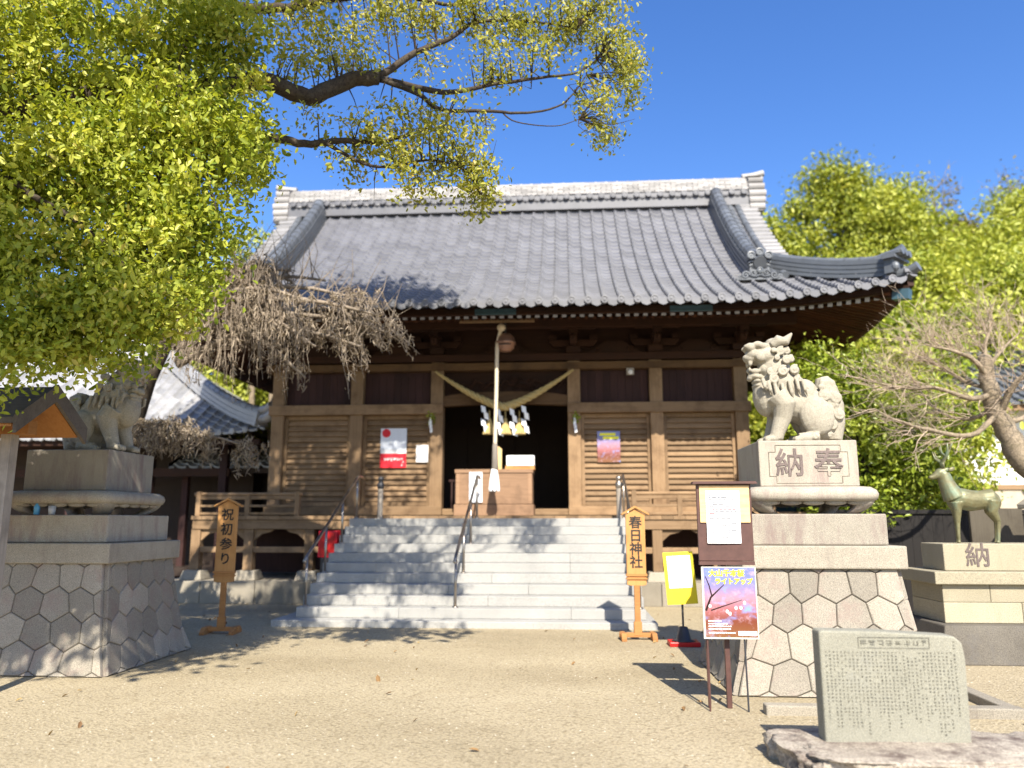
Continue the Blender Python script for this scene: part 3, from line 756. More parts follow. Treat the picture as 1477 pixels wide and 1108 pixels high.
# bracket sets under the eave
def bracket(x):
    mb = MB(); c = CX + x
    mb.box(c - .16, c + .16, YF - .16, YF + .16, 5.425, 5.56)
    mb.prism([(c - .55, 5.68), (c - .45, 5.57), (c + .45, 5.57), (c + .55, 5.68), (c + .55, 5.72), (c - .55, 5.72)], YF - .07, YF + .07)
    mb.prism([(YF - .62, 5.68), (YF - .50, 5.565), (YF + .1, 5.565), (YF + .1, 5.725), (YF - .62, 5.725)], c - .075, c + .075, 0, None, 'yz')
    for dx in (-.47, 0, .47): mb.box(c + dx - .09, c + dx + .09, YF - .10, YF + .10, 5.73, 5.83)
    mb.box(c - .09, c + .09, YF - .70, YF - .50, 5.73, 5.845)
    mb.prism([(c - .6, 5.96), (c - .48, 5.84), (c + .48, 5.84), (c + .6, 5.96)], YF - .69, YF - .54)
    spiral(mb, (c, YF - .72, 5.62), .09, 1.2, .03, 'yz', 1)
    return part('bracket_set', mb, M_dark_x, hall)
for sx in PX: bracket(sx)
for a, b in zip(PX, PX[1:]):
    mb = MB(); c = CX + (a + b) / 2; w = min(.62, (b - a) / 3)
    mb.prism([(c - w, 5.425), (c + w, 5.425), (c + w * .75, 5.52), (c + w * .3, 5.70), (c - w * .3, 5.70), (c - w * .75, 5.52)], YF - .03, YF + .08)
    for s in (-1, 1): spiral(mb, (c + s * w * .6, YF - .05, 5.50), .07, 1.3, .022, 'xz', s)
    part('frog_leg_strut', mb, M_dark_x, hall)
mb = MB(); mb.box(CX - .86 + .0, CX + .74, YE + 1.0, YE + 1.06, 5.79, 5.83)
for k in range(13): mb.ell((CX - .80 + .125 * k, YE + 1.03, 5.845), (.05, .025, .03), 8, 5)
part('scalloped_batten', mb, M_wood_x, hall)
# side and rear walls, inner room
mb = MB()
for s in (-1, 1): mb.box(CX + s * 5.3 - .04, CX + s * 5.3 + .04, YF + .29, 24.2, 1.76, 6.4)
mb.box(CX - 5.3, CX + 5.3, 24.2, 24.28, 1.76, 6.4)
part('wall_boards', mb, M_wood_y, hall)
mb = MB()
mb.box(CX - 5.25, CX + 5.25, YF + .31, 24.15, 1.80, 1.87); mb.box(CX - 5.25, CX + 5.25, YF + .31, 24.15, 5.0, 5.04)
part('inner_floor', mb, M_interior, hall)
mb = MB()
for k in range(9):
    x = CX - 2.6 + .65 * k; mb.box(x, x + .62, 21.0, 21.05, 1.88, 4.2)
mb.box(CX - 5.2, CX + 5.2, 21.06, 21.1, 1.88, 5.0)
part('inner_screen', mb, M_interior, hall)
mb = MB()
for k in range(7): mb.box(CX - 1.35 + .09 * k, CX - 1.31 + .09 * k, 18.2, 18.23, 1.9, 2.55)
mb.box(CX - 1.4, CX - .7, 18.19, 18.24, 2.55, 2.6)
part('inner_lattice', mb, M_dark_z, hall)
# veranda
VY, VXL, VXR = 16.0, -6.55, 6.55
mb = MB(); x = VXL
while x < VXR:
    mb.box(CX + x + .003, CX + min(x + .24, VXR) - .003, VY, YF - .05, 1.66, 1.735 + random.uniform(0, .004)); x += .24
for s in (-1, 1):
    y = YF - .046
    while y < 23.5:
        a, b = sorted((s * 5.36, s * 6.55)); mb.box(CX + a, CX + b, y + .003, y + .237, 1.66, 1.735 + random.uniform(0, .004)); y += .24
part('veranda_deck', mb, M_wood_y, hall)
mb = MB(); mb.box(CX + VXL + .02, CX + VXR - .02, VY + .03, VY + .15, 1.46, 1.655)
for s in (-1, 1): a, b = sorted((s * 6.42, s * 6.53)); mb.box(CX + a, CX + b, VY + .16, 23.4, 1.46, 1.655)
mb.box(CX + VXL, CX + VXR, VY + .08, VY + .17, .98, 1.10)
part('veranda_beam', mb, M_wood_x, hall, bev=.008)
vp = [VXL + .1, -5.3, -4.0, 3.2, 4.4, 5.3, VXR - .1]
for x in vp:
    mb = MB(); mb.box(CX + x - .10, CX + x + .10, VY + .05, VY + .25, .62, 1.456)
    part('veranda_post', mb, M_wood_z, hall, bev=.01)
    mb = MB(); mb.frustum((CX + x - .24, CX + x + .24, VY - .08, VY + .40), (CX + x - .19, CX + x + .19, VY - .03, VY + .35), .42, .618)
    part('post_stone', mb, M_granite_old, hall, bev=.02)
for a, b in zip(vp, vp[1:]):
    if b - a > 3: continue
    for s, e in ((1, a + .10), (-1, b - .10)):
        q = [(CX + e, 1.455), (CX + e + s * .42, 1.455), (CX + e + s * .34, 1.40), (CX + e + s * .16, 1.36), (CX + e, 1.22)]
        if s < 0: q = q[::-1]
        mb = MB(); mb.prism(q, VY + .10, VY + .16); part('veranda_bracket', mb, M_wood_x, hall)
mb = MB(); mb.box(CX - 6.4, CX + 6.4, YF + .02, YF + .08, .5, 1.65)
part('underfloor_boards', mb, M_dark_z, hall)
mb = MB()
mb.box(CX - 7.1, CX + 7.1, VY - .45, YF + 7.5, -.05, .42, 0, .5)
x = CX - 7.15
while x < CX + 7.1:
    w = random.uniform(.7, 1.2); mb.box(x, min(x + w, CX + 7.15) - .012, VY - .50, VY - .44, .0, .435 + random.uniform(0, .008)); x += w
part('stone_foundation', mb, M_granite_old, hall, bev=.01)
def railing(x0, x1, name='veranda_railing'):
    r = MB(); y = VY + .10
    for z, h in ((2.08, .07), (1.92, .05), (1.76, .05)): r.box(CX + x0, CX + x1, y - .035, y + .035, z, z + h)
    r.tube([(CX + x0 - .1, y, 2.19), (CX + x1 + .1, y, 2.19)], .04, 10)
    p = part(name, r, M_wood_x, hall, bev=.006)
    m = max(1, round((x1 - x0) / .95))
    for k in range(m + 1):
        b = MB(); x = CX + x0 + (x1 - x0) * k / m; b.box(x - .05, x + .05, y - .05, y + .05, 1.737, 2.155 if 0 < k < m else 2.25)
        part('baluster', b, M_wood_z, p, bev=.006)
railing(VXL + .1, -4.3); railing(2.75, VXR - .1)

# ================================================================== STAIRS AND HANDRAILS
SX0, SX1, SY0, RZ, TR, NS = -4.36, 1.22, 12.55, .158, .322, 10
def step_z(k): return .10 + RZ * k
stairs = thing('stone_stairs', 'wide flight of pale grey granite steps up to the hall', 'stairs', ((SX0 + SX1) / 2, SY0, 0))
mb = MB(); mb.box(SX0 - .28, SX1 + .14, SY0 - .34, 15.5, -.05, .10, 0, .6)
part('base_slab', mb, M_granite_new, stairs, bev=.012)
for k in range(NS):
    y0 = SY0 + TR * k; y1 = y0 + TR + .05 if k < NS - 1 else VY - .02
    mb = MB(); cuts = [SX0] + sorted(random.sample([SX0 + 5.38 * t for t in (.18, .31, .44, .57, .69, .82)], random.choice((1, 2)))) + [SX1]
    for a, b in zip(cuts, cuts[1:]): mb.box(a + .0006, b - .0006, y0, y1, step_z(k) + .001, step_z(k + 1), 0, .35 + .3 * random.random())
    part('step', mb, M_granite_new, stairs, bev=.010)
def handrail(x, label, top_only=False):
    t = thing('handrail', label, 'handrail', (x, SY0 + .05, .10), group='steel handrails on the stairs')
    ya, yb = SY0 + .12, SY0 + TR * 9 + .2
    za, zb = .10 + .95, step_z(NS) + .85
    pts = [(x, ya - .10, za - .07), (x, ya, za)] + [(x, ya + (yb - ya) * f, za + (zb - za) * f) for f in (.25, .5, .75, 1)] + [(x, yb + .3, zb), (x, yb + .42, zb - .03)]
    mb = MB(); mb.tube(pts, .026, 10, 0); mb.ell((x, ya - .10, za - .07), (.034, .034, .034), 10, 6)
    part('rail', mb, M_steel, t, smooth=True)
    mb = MB(); mb.tube([(x, ya + (yb - ya) * f, za + (zb - za) * f - .32) for f in (.02, .5, 1)], .016, 8)
    for f in (0, .33, .66, 1):
        y = ya + .02 + (yb - ya - .05) * f; k = min(NS, int((y - SY0) / TR) + 1); z = za + (zb - za) * f
        b = MB(); b.tube([(x, y, step_z(k)), (x, y, z - .02)], .022, 8); b.lathe([(.05, 0), (.05, .012), (.025, .03)], (x, y, step_z(k)), 12)
        part('post', b, M_steel, t, smooth=True)
    return t
handrail(SX0 + .10, 'steel handrail along the left edge of the stone stairs')
handrail(-1.80, 'steel handrail climbing the middle of the stone stairs')
handrail(SX1 - .08, 'steel handrail at the right edge behind the cedar shrine sign')
# small ball topped newel at the top right and dark topped newel at top left
for x, m, lb in ((at(893, 720, 15.62).x, M_steel, 'pale newel post with shiny ball top at the right stair head'), (-3.78, M_darkmetal, 'short post with dark knob at the left stair head')):
    t = thing('newel_post', lb, 'post', (x, 15.62, step_z(NS)))
    mb = MB(); mb.tube([(x, 15.62, step_z(NS)), (x, 15.62, step_z(NS) + .62)], .055, 12); part('shaft', mb, M_greywood, t)
    mb = MB(); mb.lathe([(.062, 0), (.07, .03), (.07, .10), (.05, .12), (.045, .15)], (x, 15.62, step_z(NS) + .6), 14); mb.ell((x, 15.62, step_z(NS) + .79), (.06, .06, .06), 12, 8)
    part('knob', mb, m, t, smooth=True)

# ================================================================== LION PEDESTALS
def hexwall(mb, P, rows, nx, joint=.007):
    """tapered face covered with six-sided stones; P(a, b) gives the face point and inward normal"""
    h = 1.0 / rows
    for r in range(-1, rows + 1):
        for c in range(-1, nx + 1):
            w = 1.0 / nx; cx = (c + (.5 if r % 2 else 0) + .25) * w + random.uniform(-.1, .1) * w * .4; cz = (r + .5) * h
            rnd = random.Random(r * 131 + c)
            poly = []
            for (dx, dz) in ((-.5, -.34), (0, -.66), (.5, -.34), (.5, .34), (0, .66), (-.5, .34)):
                q = random.Random(round((r + .5 + dz + 9) * 50) * 977 + round((c + (.5 if r % 2 else 0) + dx + 9) * 4))
                poly.append(((c + (.5 if r % 2 else 0) + .25 + dx) * w + q.uniform(-.09, .09) * w, (r + .5 + dz) * h * 1.0 + q.uniform(-.06, .06) * h))
            # clip to the face
            for (ax, lim, s) in ((0, 0, 1), (0, 1, -1), (1, 0, 1), (1, 1, -1)):
                out = []
                for i in range(len(poly)):
                    p, q_ = poly[i], poly[(i + 1) % len(poly)]
                    ip, iq = s * (p[ax] - lim) >= 0, s * (q_[ax] - lim) >= 0
                    if ip: out.append(p)
                    if ip != iq:
                        t = (lim - p[ax]) / (q_[ax] - p[ax]); out.append((p[0] + t * (q_[0] - p[0]), p[1] + t * (q_[1] - p[1])))
                poly = out
                if len(poly) < 3: break
            if len(poly) < 3: continue
            mx = sum(p[0] for p in poly) / len(poly); mz = sum(p[1] for p in poly) / len(poly)
            O, N = P(mx, mz); pts = [P(a, b)[0] for a, b in poly]; ctr = sum((Vector(p) for p in pts), Vector()) / len(pts)
            k = len(pts); vs = []
            for lvl, ins in ((0, joint * .4), (.040, joint * .5), (.050, joint * 1.9)):
                for p in pts:
                    d = (Vector(p) - ctr); L = d.length or 1; vs.append(Vector(p) - d * min(.9, ins / L) + N * lvl)
            fs = [(l * k + i, l * k + (i + 1) % k, (l + 1) * k + (i + 1) % k, (l + 1) * k + i) for l in range(2) for i in range(k)]
            fs.append(tuple(2 * k + i for i in range(k)))
            mb.add(vs, fs, 0)
def pedestal(cx, cy, label, org_rot=0, hexa=True):
    t = thing('lion_pedestal', label, 'pedestal', (cx, cy, 0), group='tiered stone pedestals of the guardian lions')
    def hw(b): return .97 - .23 * (max(0.0, b) ** .62)         # flared foot
    core = MB()
    for i in range(8):
        a, b = i / 8, (i + 1) / 8; A, B = hw(a) - .045, hw(b) - .045
        core.frustum((cx - A, cx + A, cy - A, cy + A), (cx - B, cx + B, cy - B, cy + B), 1.15 * a, 1.15 * b)
    c = part('masonry_core', core, M_joint, t)
    for (ux, uy), (nx_, ny_) in (((1, 0), (0, -1)), ((0, 1), (1, 0)), ((-1, 0), (0, 1)), ((0, -1), (-1, 0))):
        def P(a, b, ux=ux, uy=uy, nx_=nx_, ny_=ny_):
            w = hw(b) - .045; s = (2 * a - 1) * w
            return Vector((cx + ux * s + nx_ * w, cy + uy * s + ny_ * w, 1.15 * b)), Vector((nx_, ny_, .2)).normalized()
        mb = MB(); hexwall(mb, P, 4, 5); part('hexagonal_masonry', mb, M_granite_pink, t)
    mb = MB()
    mb.box(cx - .79, cx + .79, cy - .79, cy + .79, 1.153, 1.375); part('ledge', mb, M_granite_old, t, bev=.015)
    mb = MB(); mb.box(cx - .67, cx + .67, cy - .67, cy + .67, 1.378, 1.685); part('block', mb, M_plinth, t, bev=.015)
    # curved-leg table stone: rounded slab on four cabriole legs with scalloped apron
    mb = MB()
    def rr(w, z): return (w, z)
    prof_ = [(.42, 1.812), (.60, 1.812), (.652, 1.822), (.668, 1.85), (.675, 1.885), (.66, 1.925), (.62, 1.955), (.56, 1.963), (.30, 1.964)]
    vs = []; N_ = 64
    for w, z in prof_:
        for k in range(N_):
            c_, s_ = cos(2 * pi * k / N_), sin(2 * pi * k / N_); q = (abs(c_) ** 9 + abs(s_) ** 9) ** (-1 / 9); vs.append((cx + c_ * q * w, cy + s_ * q * w, z))
    mb.add(vs, [(a * N_ + k, a * N_ + (k + 1) % N_, (a + 1) * N_ + (k + 1) % N_, (a + 1) * N_ + k) for a in range(len(prof_) - 1) for k in range(N_)] + [tuple(range(N_))])
    slab = part('table_slab', mb, M_plinth, t, smooth=True)
    mb = MB()
    for sx in (-1, 1):
        for sy in (-1, 1):
            vs = []; rings = [(.47, .15, 1.688), (.51, .15, 1.70), (.55, .155, 1.73), (.588, .17, 1.765), (.612, .20, 1.80), (.622, .27, 1.84)]
            for w, t_, z in rings:
                for a, b in ((w - t_, w - t_), (w - t_, w - .005), (w - t_ * .4, w), (w - .045, w - .012), (w - .012, w - .045), (w, w - t_ * .4), (w - .005, w - t_)):
                    vs.append((cx + sx * a, cy + sy * b, z))
            mb.add(vs, [(a * 7 + k, a * 7 + (k + 1) % 7, (a + 1) * 7 + (k + 1) % 7, (a + 1) * 7 + k) for a in range(5) for k in range(7)] + [tuple(range(7))])
    for k in range(5):
        for s in (-1, 1):
            x = cx - .44 + .22 * k
            for (fx, fy) in ((x, cy + s * .57), (cx + s * .57, cy - .44 + .22 * k)):
                mb.ell((fx, fy, 1.80), (.115 if fy in (cy + .57, cy - .57) else .04, .04 if fy in (cy + .57, cy - .57) else .115, .03), 10, 6)
    part('table_leg', mb, M_plinth, t, smooth=True)
    mb = MB(); mb.box(cx - .50, cx + .50, cy - .50, cy + .50, 1.965, 2.44)
    pb = part('inscribed_plinth', mb, M_plinth, t, bev=.012)
    return t, pb
def relief_frame(mb, x0, x1, z0, z1, y, notch=.07, w=.008):
    q = [(x0 + notch, z0), (x1 - notch, z0), (x1 - notch, z0 + notch), (x1, z0 + notch), (x1, z1 - notch), (x1 - notch, z1 - notch), (x1 - notch, z1), (x0 + notch, z1), (x0 + notch, z1 - notch), (x0, z1 - notch), (x0, z0 + notch), (x0 + notch, z0 + notch)]
    pts = [Vector((a, y, b)) for a, b in q + [q[0]]]
    for a, b in zip(pts, pts[1:]): mb.tube([a, b], w * .6, 4)
RCX, RCY = 2.50, 8.66
LCX, LCY = -5.80, 9.10
pedR, plR = pedestal(RCX, RCY, 'tall lion pedestal of six-sided stones beside the brown notice board')
mb = MB(); relief_frame(mb, RCX - .40, RCX + .40, 2.0, 2.39, RCY - .502); part('carved_border', mb, M_granite_old, plR)
mb = MB(); text_mb(mb, '奉', .30, (RCX + .20, RCY - .503, 2.19), depth=.006, bold=.004); text_mb(mb, '納', .30, (RCX - .19, RCY - .503, 2.19), depth=.006, bold=.004)
part('lettering', mb, M_carved, plR)
pedL, plL = pedestal(LCX, LCY, 'shaded lion pedestal dappled by the green tree on the left', hexa=False)

for px_, lb, m_, nm, cat in ((54, 'small light blue bottle standing in the slot of the left lion pedestal', plain('blue_glass', (.10, .35, .62), .2), 'offering_bottle', 'bottle'), (76, 'small clear glass cup beside the blue bottle on the left pedestal', plain('pale_glass', (.42, .45, .5), .15), 'offering_cup', 'cup')):
    p = at(px_, 728, LCY - .60); p.z = 1.687; mb = MB()
    mb.lathe([(.030, 0), (.032, .09), (.014, .125), (.013, .15), (.001, .152)] if cat == 'bottle' else [(.035, 0), (.042, .10), (.036, .10), (.03, .012), (.001, .011)], p, 16)
    solo(nm, mb, m_, lb, cat, p, smooth=True)
# ================================================================== GUARDIAN LIONS
def lion_statue(label, loc, mirror=False, rz=0.0):
    t = thing('guardian_lion', label, 'lion statue', loc, rz, 'seated stone guardian lions'); sx = -1 if mirror else 1
    def Z(zx, zz, y=0.0): return Vector((sx * (zx - 490) * .00194, y, (625 - zz) * .00216))
    mb = MB()
    def E(zx, zz, y, r, rot=0):
        M = Matrix.Rotation(sx * radians(rot), 3, 'Y'); mb.ell(Z(zx, zz, y), r, 16, 10, M=M)
    # trunk
    mb.tube([Z(315, 335), Z(335, 375), Z(420, 410), Z(520, 440), Z(600, 500)], [.155, .195, .19, .19, .17], 18)
    E(302, 385, 0, (.125, .16, .21), -8); E(470, 380, 0, (.20, .17, .16), 35); E(590, 510, 0, (.20, .21, .23)); E(505, 385, 0, (.18, .18, .22), 25); E(565, 430, 0, (.17, .18, .22)); E(450, 330, 0, (.15, .17, .17))
    mb.tube([Z(330, 250), Z(390, 300), Z(470, 360), Z(560, 420)], [.18, .20, .18, .13], 16)
    # head: skull, brow, muzzle with open mouth, jaw
    E(318, 165, 0, (.15, .165, .125)); E(368, 240, 0, (.17, .18, .2)); E(255, 160, 0, (.10, .13, .075))
    E(238, 178, 0, (.085, .10, .055)); E(213, 172, 0, (.045, .06, .04)); E(262, 275, 0, (.10, .095, .040), 10); E(226, 282, 0, (.035, .06, .032))
    E(305, 240, .0, (.075, .13, .08))
    for s in (-1, 1):
        E(232, 122, s * .075, (.055, .05, .05)); E(215, 112, s * .07, (.05, .035, .022), -30); E(270, 110, s * .09, (.06, .045, .04)); E(300, 120, s * .11, (.05, .04, .04))
        E(240, 150, s * .085, (.030, .025, .026)); E(225, 205, s * .055, (.026, .03, .035)); E(280, 175, s * .12, (.06, .04, .06))
        E(250, 247, s * .075, (.055, .025, .03)); E(222, 238, s * .05, (.018, .018, .028))
        mb.tube([Z(350, 120, s * .10), Z(385, 95, s * .13), Z(420, 100, s * .15), Z(455, 60, s * .16)], [.055, .07, .055, .012], 10)
        # forelegs and paws
        y = s * .135
        mb.tube([Z(350, 380, y), Z(390, 430, y * 1.15), Z(375, 500, y), Z(345, 570, y), Z(335, 600, y)], [.13, .125, .095, .075, .075], 14)
        E(315, 602, y, (.105, .075, .045))
        for k in (-1, 0, 1): E(278 + 5 * abs(k), 606, y + k * .045, (.035, .026, .036))
        for k in range(5): E(398 - 5 * k, 480 + 18 * k, y, (.022, .05, .012), -35)
        # haunches and hind feet
        y = s * .17
        E(560, 490, y, (.185, .095, .215), -12); mb.tube([Z(560, 590, y), Z(500, 598, y), Z(455, 600, y)], [.07, .06, .055], 12)
        for k in (-1, 0, 1): E(440, 606, y + k * .04, (.035, .024, .034))
        spiral(mb, Z(535, 600, s * .235), .03, 1.2, .012, 'xz', 1); spiral(mb, Z(410, 415, s * .235), .04, 1.3, .014, 'xz', 1)
        spiral(mb, Z(615, 590, s * .235), .035, 1.3, .013, 'xz', 1)
    E(260, 110, 0, (.12, .09, .04)); E(375, 95, 0, (.10, .10, .06)); E(340, 120, 0, (.08, .12, .05))
    body_mb = mb
    ob = part('body', body_mb, M_lion, t, local=True, smooth=True)
    rm = ob.modifiers.new('fuse', 'REMESH'); rm.mode = 'VOXEL'; rm.voxel_size = .0095; rm.use_smooth_shade = True
    sm = ob.modifiers.new('soft', 'SMOOTH'); sm.factor = .5; sm.iterations = 1
    # mane: rows of scrolling curls down the neck, then pointed locks
    mb = MB()
    for s in (-1, 1):
        for zx, zz, r, y in ((385, 155, .052, .165), (412, 203, .050, .185), (385, 262, .060, .205), (452, 255, .055, .185), (335, 300, .058, .20), (440, 195, .045, .15), (362, 190, .035, .175), (345, 150, .03, .165), (425, 150, .045, .12), (320, 262, .045, .175), (470, 300, .045, .16)):
            c = Z(zx, zz, s * y); r *= 1.02; spiral(mb, c + Vector((0, s * .014, 0)), r, 1.5, r * .27, 'xz', 1 if sx > 0 else -1, 0, -s * .012, 1.0)
            mb.ell(c, (r * 1.02, .016, r * 1.02), 14, 8); mb.ell(c + Vector((0, s * .014, 0)), (r * .28, .018, r * .28), 8, 6)
        for zx, zz, L in ((300, 330, 60), (335, 345, 85), (375, 345, 95), (415, 330, 85), (455, 320, 70), (270, 320, 45), (490, 330, 60)):
            mb.tube([Z(zx, zz - 20, s * .205), Z(zx + 8, zz + L * .5, s * .225), Z(zx + 24, zz + L, s * .19)], [.024, .020, .004], 8)
        for k in range(4): mb.tube([Z(490 + 14 * k, 300 + 22 * k, s * (.12 - .01 * k)), Z(520 + 16 * k, 345 + 22 * k, s * (.15 - .01 * k)), Z(545 + 14 * k, 395 + 15 * k, s * .12)], [.028, .022, .004], 8)
    for k in range(5): mb.ell(Z(262 + 2 * k, 300 + 22 * k, 0), (.05, .12 - .01 * k, .035), 12, 8)
    ob = part('mane', mb, M_lion, t, local=True, smooth=True)
    rm = ob.modifiers.new('fuse', 'REMESH'); rm.mode = 'VOXEL'; rm.voxel_size = .009; rm.use_smooth_shade = True
    # upright fan tail with curls
    mb = MB()
    mb.tube([Z(665, 605), Z(672, 520), Z(665, 430), Z(645, 340), Z(630, 280)], [.10, .13, .145, .125, .07], 16)
    mb.ell(Z(652, 430), (.14, .15, .335), 16, 12, M=Matrix.Rotation(sx * radians(-5), 3, 'Y'))
    for s in (-1, 1):
        for zx, zz, r in ((615, 385, .058), (680, 395, .060), (628, 455, .058), (690, 480, .058), (645, 530, .060), (672, 435, .03), (600, 340, .03)):
            r *= 1.1; c = Z(zx, zz, s * .135); spiral(mb, c + Vector((0, s * .014, 0)), r, 1.6, r * .26, 'xz', 1 if sx > 0 else -1, 0, -s * .01, 2.0); mb.ell(c, (r * .95, .03, r * .95), 14, 8)
            mb.ell(c + Vector((0, s * .02, 0)), (r * .25, .02, r * .25), 8, 6)
        for k in range(5): mb.tube([Z(600 + 22 * k, 345 + 6 * k, s * .10), Z(610 + 16 * k, 310, s * .10), Z(625 + 8 * k, 278, s * .03)], [.018, .022, .006], 6)
    ob = part('tail', mb, M_lion, t, local=True, smooth=True)
    rm = ob.modifiers.new('fuse', 'REMESH'); rm.mode = 'VOXEL'; rm.voxel_size = .010; rm.use_smooth_shade = True
    return t
lion_statue('pale stone guardian lion with open mouth facing left in full sun', (RCX + .08, RCY - .02, 2.442))
lion_statue('stone guardian lion half hidden by green leaves on the left pedestal', (LCX + .05, LCY, 2.442), True, radians(-4))

# ================================================================== DEER AND ITS PLINTH
DX, DY = 4.58, 9.95
dp = thing('deer_plinth', 'long pale stone plinth carrying the bronze deer', 'plinth', (DX + 1.0, DY + .5, 0))
mb = MB(); mb.frustum((DX - .32, DX + 2.3, DY - .45, DY + 1.05), (DX - .20, DX + 2.2, DY - .30, DY + .9), 0, .42)
part('footing', mb, M_greystone, dp, bev=.015)
mb = MB()
for z0, z1, c in ((.423, .66, (.0, .9, 2.16)), (.663, .87, (.0, .55, 1.5, 2.16))):
    for a, b in zip(c, c[1:]): mb.box(DX - .10 + a + .002, DX - .10 + b - .002, DY - .10, DY + .75, z0, z1)
part('course', mb, M_deerplinth, dp, bev=.008)
mb = MB(); mb.box(DX - .20, DX + 2.2, DY - .17, DY + .82, .873, 1.02); part('moulding', mb, M_deerplinth, dp, bev=.01)
mb = MB(); mb.box(DX, DX + 2.0, DY, DY + .60, 1.023, 1.345); db = part('inscribed_block', mb, M_deerplinth, dp, bev=.01)
mb = MB(); text_mb(mb, '奉', .30, (DX + 1.08, DY - .003, 1.19), depth=.005, bold=.003); text_mb(mb, '納', .30, (DX + .40, DY - .003, 1.19), depth=.005, bold=.003)
part('lettering', mb, M_carved, db)
deer = thing('deer_statue', 'greenish bronze antlered deer standing on the pale plinth', 'deer statue', (at(1411, 783, DY + .30).x, DY + .30, 1.347))
def deer_build():
    def Z(zx, zz, y=0.0): return Vector(((zx - 420) * .00188, y, (752 - zz) * .00200))
    mb = MB()
    def E(zx, zz, y, r, rot=0): mb.ell(Z(zx, zz, y), r, 16, 10, M=Matrix.Rotation(radians(rot), 3, 'Y'))
    mb.tube([Z(285, 470), Z(330, 475), Z(400, 490), Z(470, 485), Z(530, 475), Z(560, 490)], [.11, .135, .135, .12, .12, .08], 18)
    E(300, 480, 0, (.10, .105, .15), 10); E(530, 490, 0, (.11, .11, .12)); E(420, 455, 0, (.20, .07, .06))
    mb.tube([Z(295, 470), Z(270, 420), Z(250, 370), Z(238, 315)], [.135, .11, .09, .074], 16)
    mb.tube([Z(245, 305), Z(215, 315), Z(180, 335), Z(155, 345)], [.068, .062, .042, .030], 14); E(150, 342, 0, (.022, .028, .026))
    for s in (-1, 1):
        y = s * .072; dx = 14 * s
        mb.tube([Z(300 + dx, 500, y), Z(300 + dx, 560, y), Z(298 + dx, 630, y * .9), Z(296 + dx, 690, y * .9), Z(295 + dx, 735, y * .9), Z(292 + dx, 752, y * .9)], [.075, .050, .030, .022, .020, .030], 12)
        E(298 + dx, 632, y * .9, (.028, .028, .03))
        mb.tube([Z(535 + dx, 490, y), Z(525 + dx, 560, y), Z(558 + dx, 620, y), Z(552 + dx, 680, y), Z(545 + dx, 738, y), Z(540 + dx, 752, y)], [.10, .066, .032, .024, .021, .030], 12)
        E(559 + dx, 618, y, (.026, .022, .028))
        E(205, 312, s * .052, (.014, .010, .010))
    mb.tube([Z(572, 470), Z(582, 510), Z(578, 540)], [.035, .03, .01], 8)
    b = part('body', mb, M_bronze, deer, local=True, smooth=True)
    rm = b.modifiers.new('fuse', 'REMESH'); rm.mode = 'VOXEL'; rm.voxel_size = .009; rm.use_smooth_shade = True
    sm = b.modifiers.new('soft', 'SMOOTH'); sm.factor = .5; sm.iterations = 3
    for s in (-1, 1):
        a = MB()
        P = [Z(232, 285, s * .03), Z(215, 250, s * .06), Z(235, 215, s * .13), Z(240, 175, s * .17), Z(236, 130, s * .19)]
        if s > 0: P = [Z(245, 283, .03), Z(262, 245, .08), Z(300, 205, .14), Z(330, 170, .17), Z(352, 120, .17)]
        a.tube(P, [.024, .022, .019, .016, .006], 8)
        a.tube([P[1], P[1] + Vector((-.07, 0, .05)), P[1] + Vector((-.095, 0, .14))], [.017, .014, .005], 6)
        a.tube([P[2], P[2] + Vector((-.05, 0, .05)), P[2] + Vector((-.065, s * .02, .14))], [.016, .013, .005], 6)
        a.tube([P[3], P[3] + Vector((.04, s * .02, .05)), P[3] + Vector((.05, s * .03, .10))], [.013, .010, .004], 6)
        part('antler', a, M_bronze, deer, local=True, smooth=True)
        e = MB(); e.ell(Z(278, 292, s * .07), (.045, .014, .026), 10, 6, M=Matrix.Rotation(radians(-20), 3, 'Y')); part('ear', e, M_bronze, deer, local=True, smooth=True)
deer_build()

# ================================================================== INSCRIBED STONE AND ROUGH ROCK
MB.DXS = -.07
def rough_rock(mb, c, r3, seed, n=28, m=14, amp=.16, flat_top=None):
    o = len(mb.v); mb.ell((0, 0, 0), (1, 1, 1), n, m)
    for i in range(o, len(mb.v)):
        p = Vector(mb.v[i]); q = Vector([math.copysign(abs(a) ** .55, a) for a in p])
        k = 1 + amp * noise.noise(p * 1.7 + Vector((seed, 0, 0))) + amp * .5 * noise.noise(p * 4 + Vector((0, seed, 0))) + amp * .28 * noise.noise(p * 9 + Vector((seed, seed, 0))) + amp * .14 * noise.noise(p * 22)
        q = Vector((q.x * r3[0], q.y * r3[1], q.z * r3[2])) * k
        if flat_top is not None and q.z > flat_top: q.z = flat_top + (q.z - flat_top) * .22
        mb.v[i] = tuple(q + Vector(c))
mb = MB(); rough_rock(mb, (2.34, 5.58, -.03), (.98, .43, .30), 3.1, 110, 56, .16, .17)
solo('base_rock', mb, M_rock, 'rough reddish boulder under the inscribed stone slab', 'boulder', (2.32, 5.62, 0), smooth=True)
mb = MB(); rough_rock(mb, (3.35, 5.75, .0), (.42, .35, .20), 8.4, 30, 16, .25, .12)
solo('side_rock', mb, M_rock, 'smaller rough rock at the right edge beside the boulder', 'boulder', (3.35, 5.75, 0), smooth=True)
TY = 5.60
st = thing('inscribed_stone', 'upright grey-green stone slab covered in small carved writing', 'stone slab', (2.25, TY + .08, .15))
xa, xb = 1.775, 2.715
poly = [(xa, .13), (xb, .13), (xb + .012, .70), (xb, .80), (xb - .05, .845), (xb - .3, .858), (xa + .4, .872), (xa + .02, .875), (xa, .868)]
mb = MB(); mb.prism(poly, TY, TY + .16); slab = part('slab', mb, M_stele, st, bev=.014)
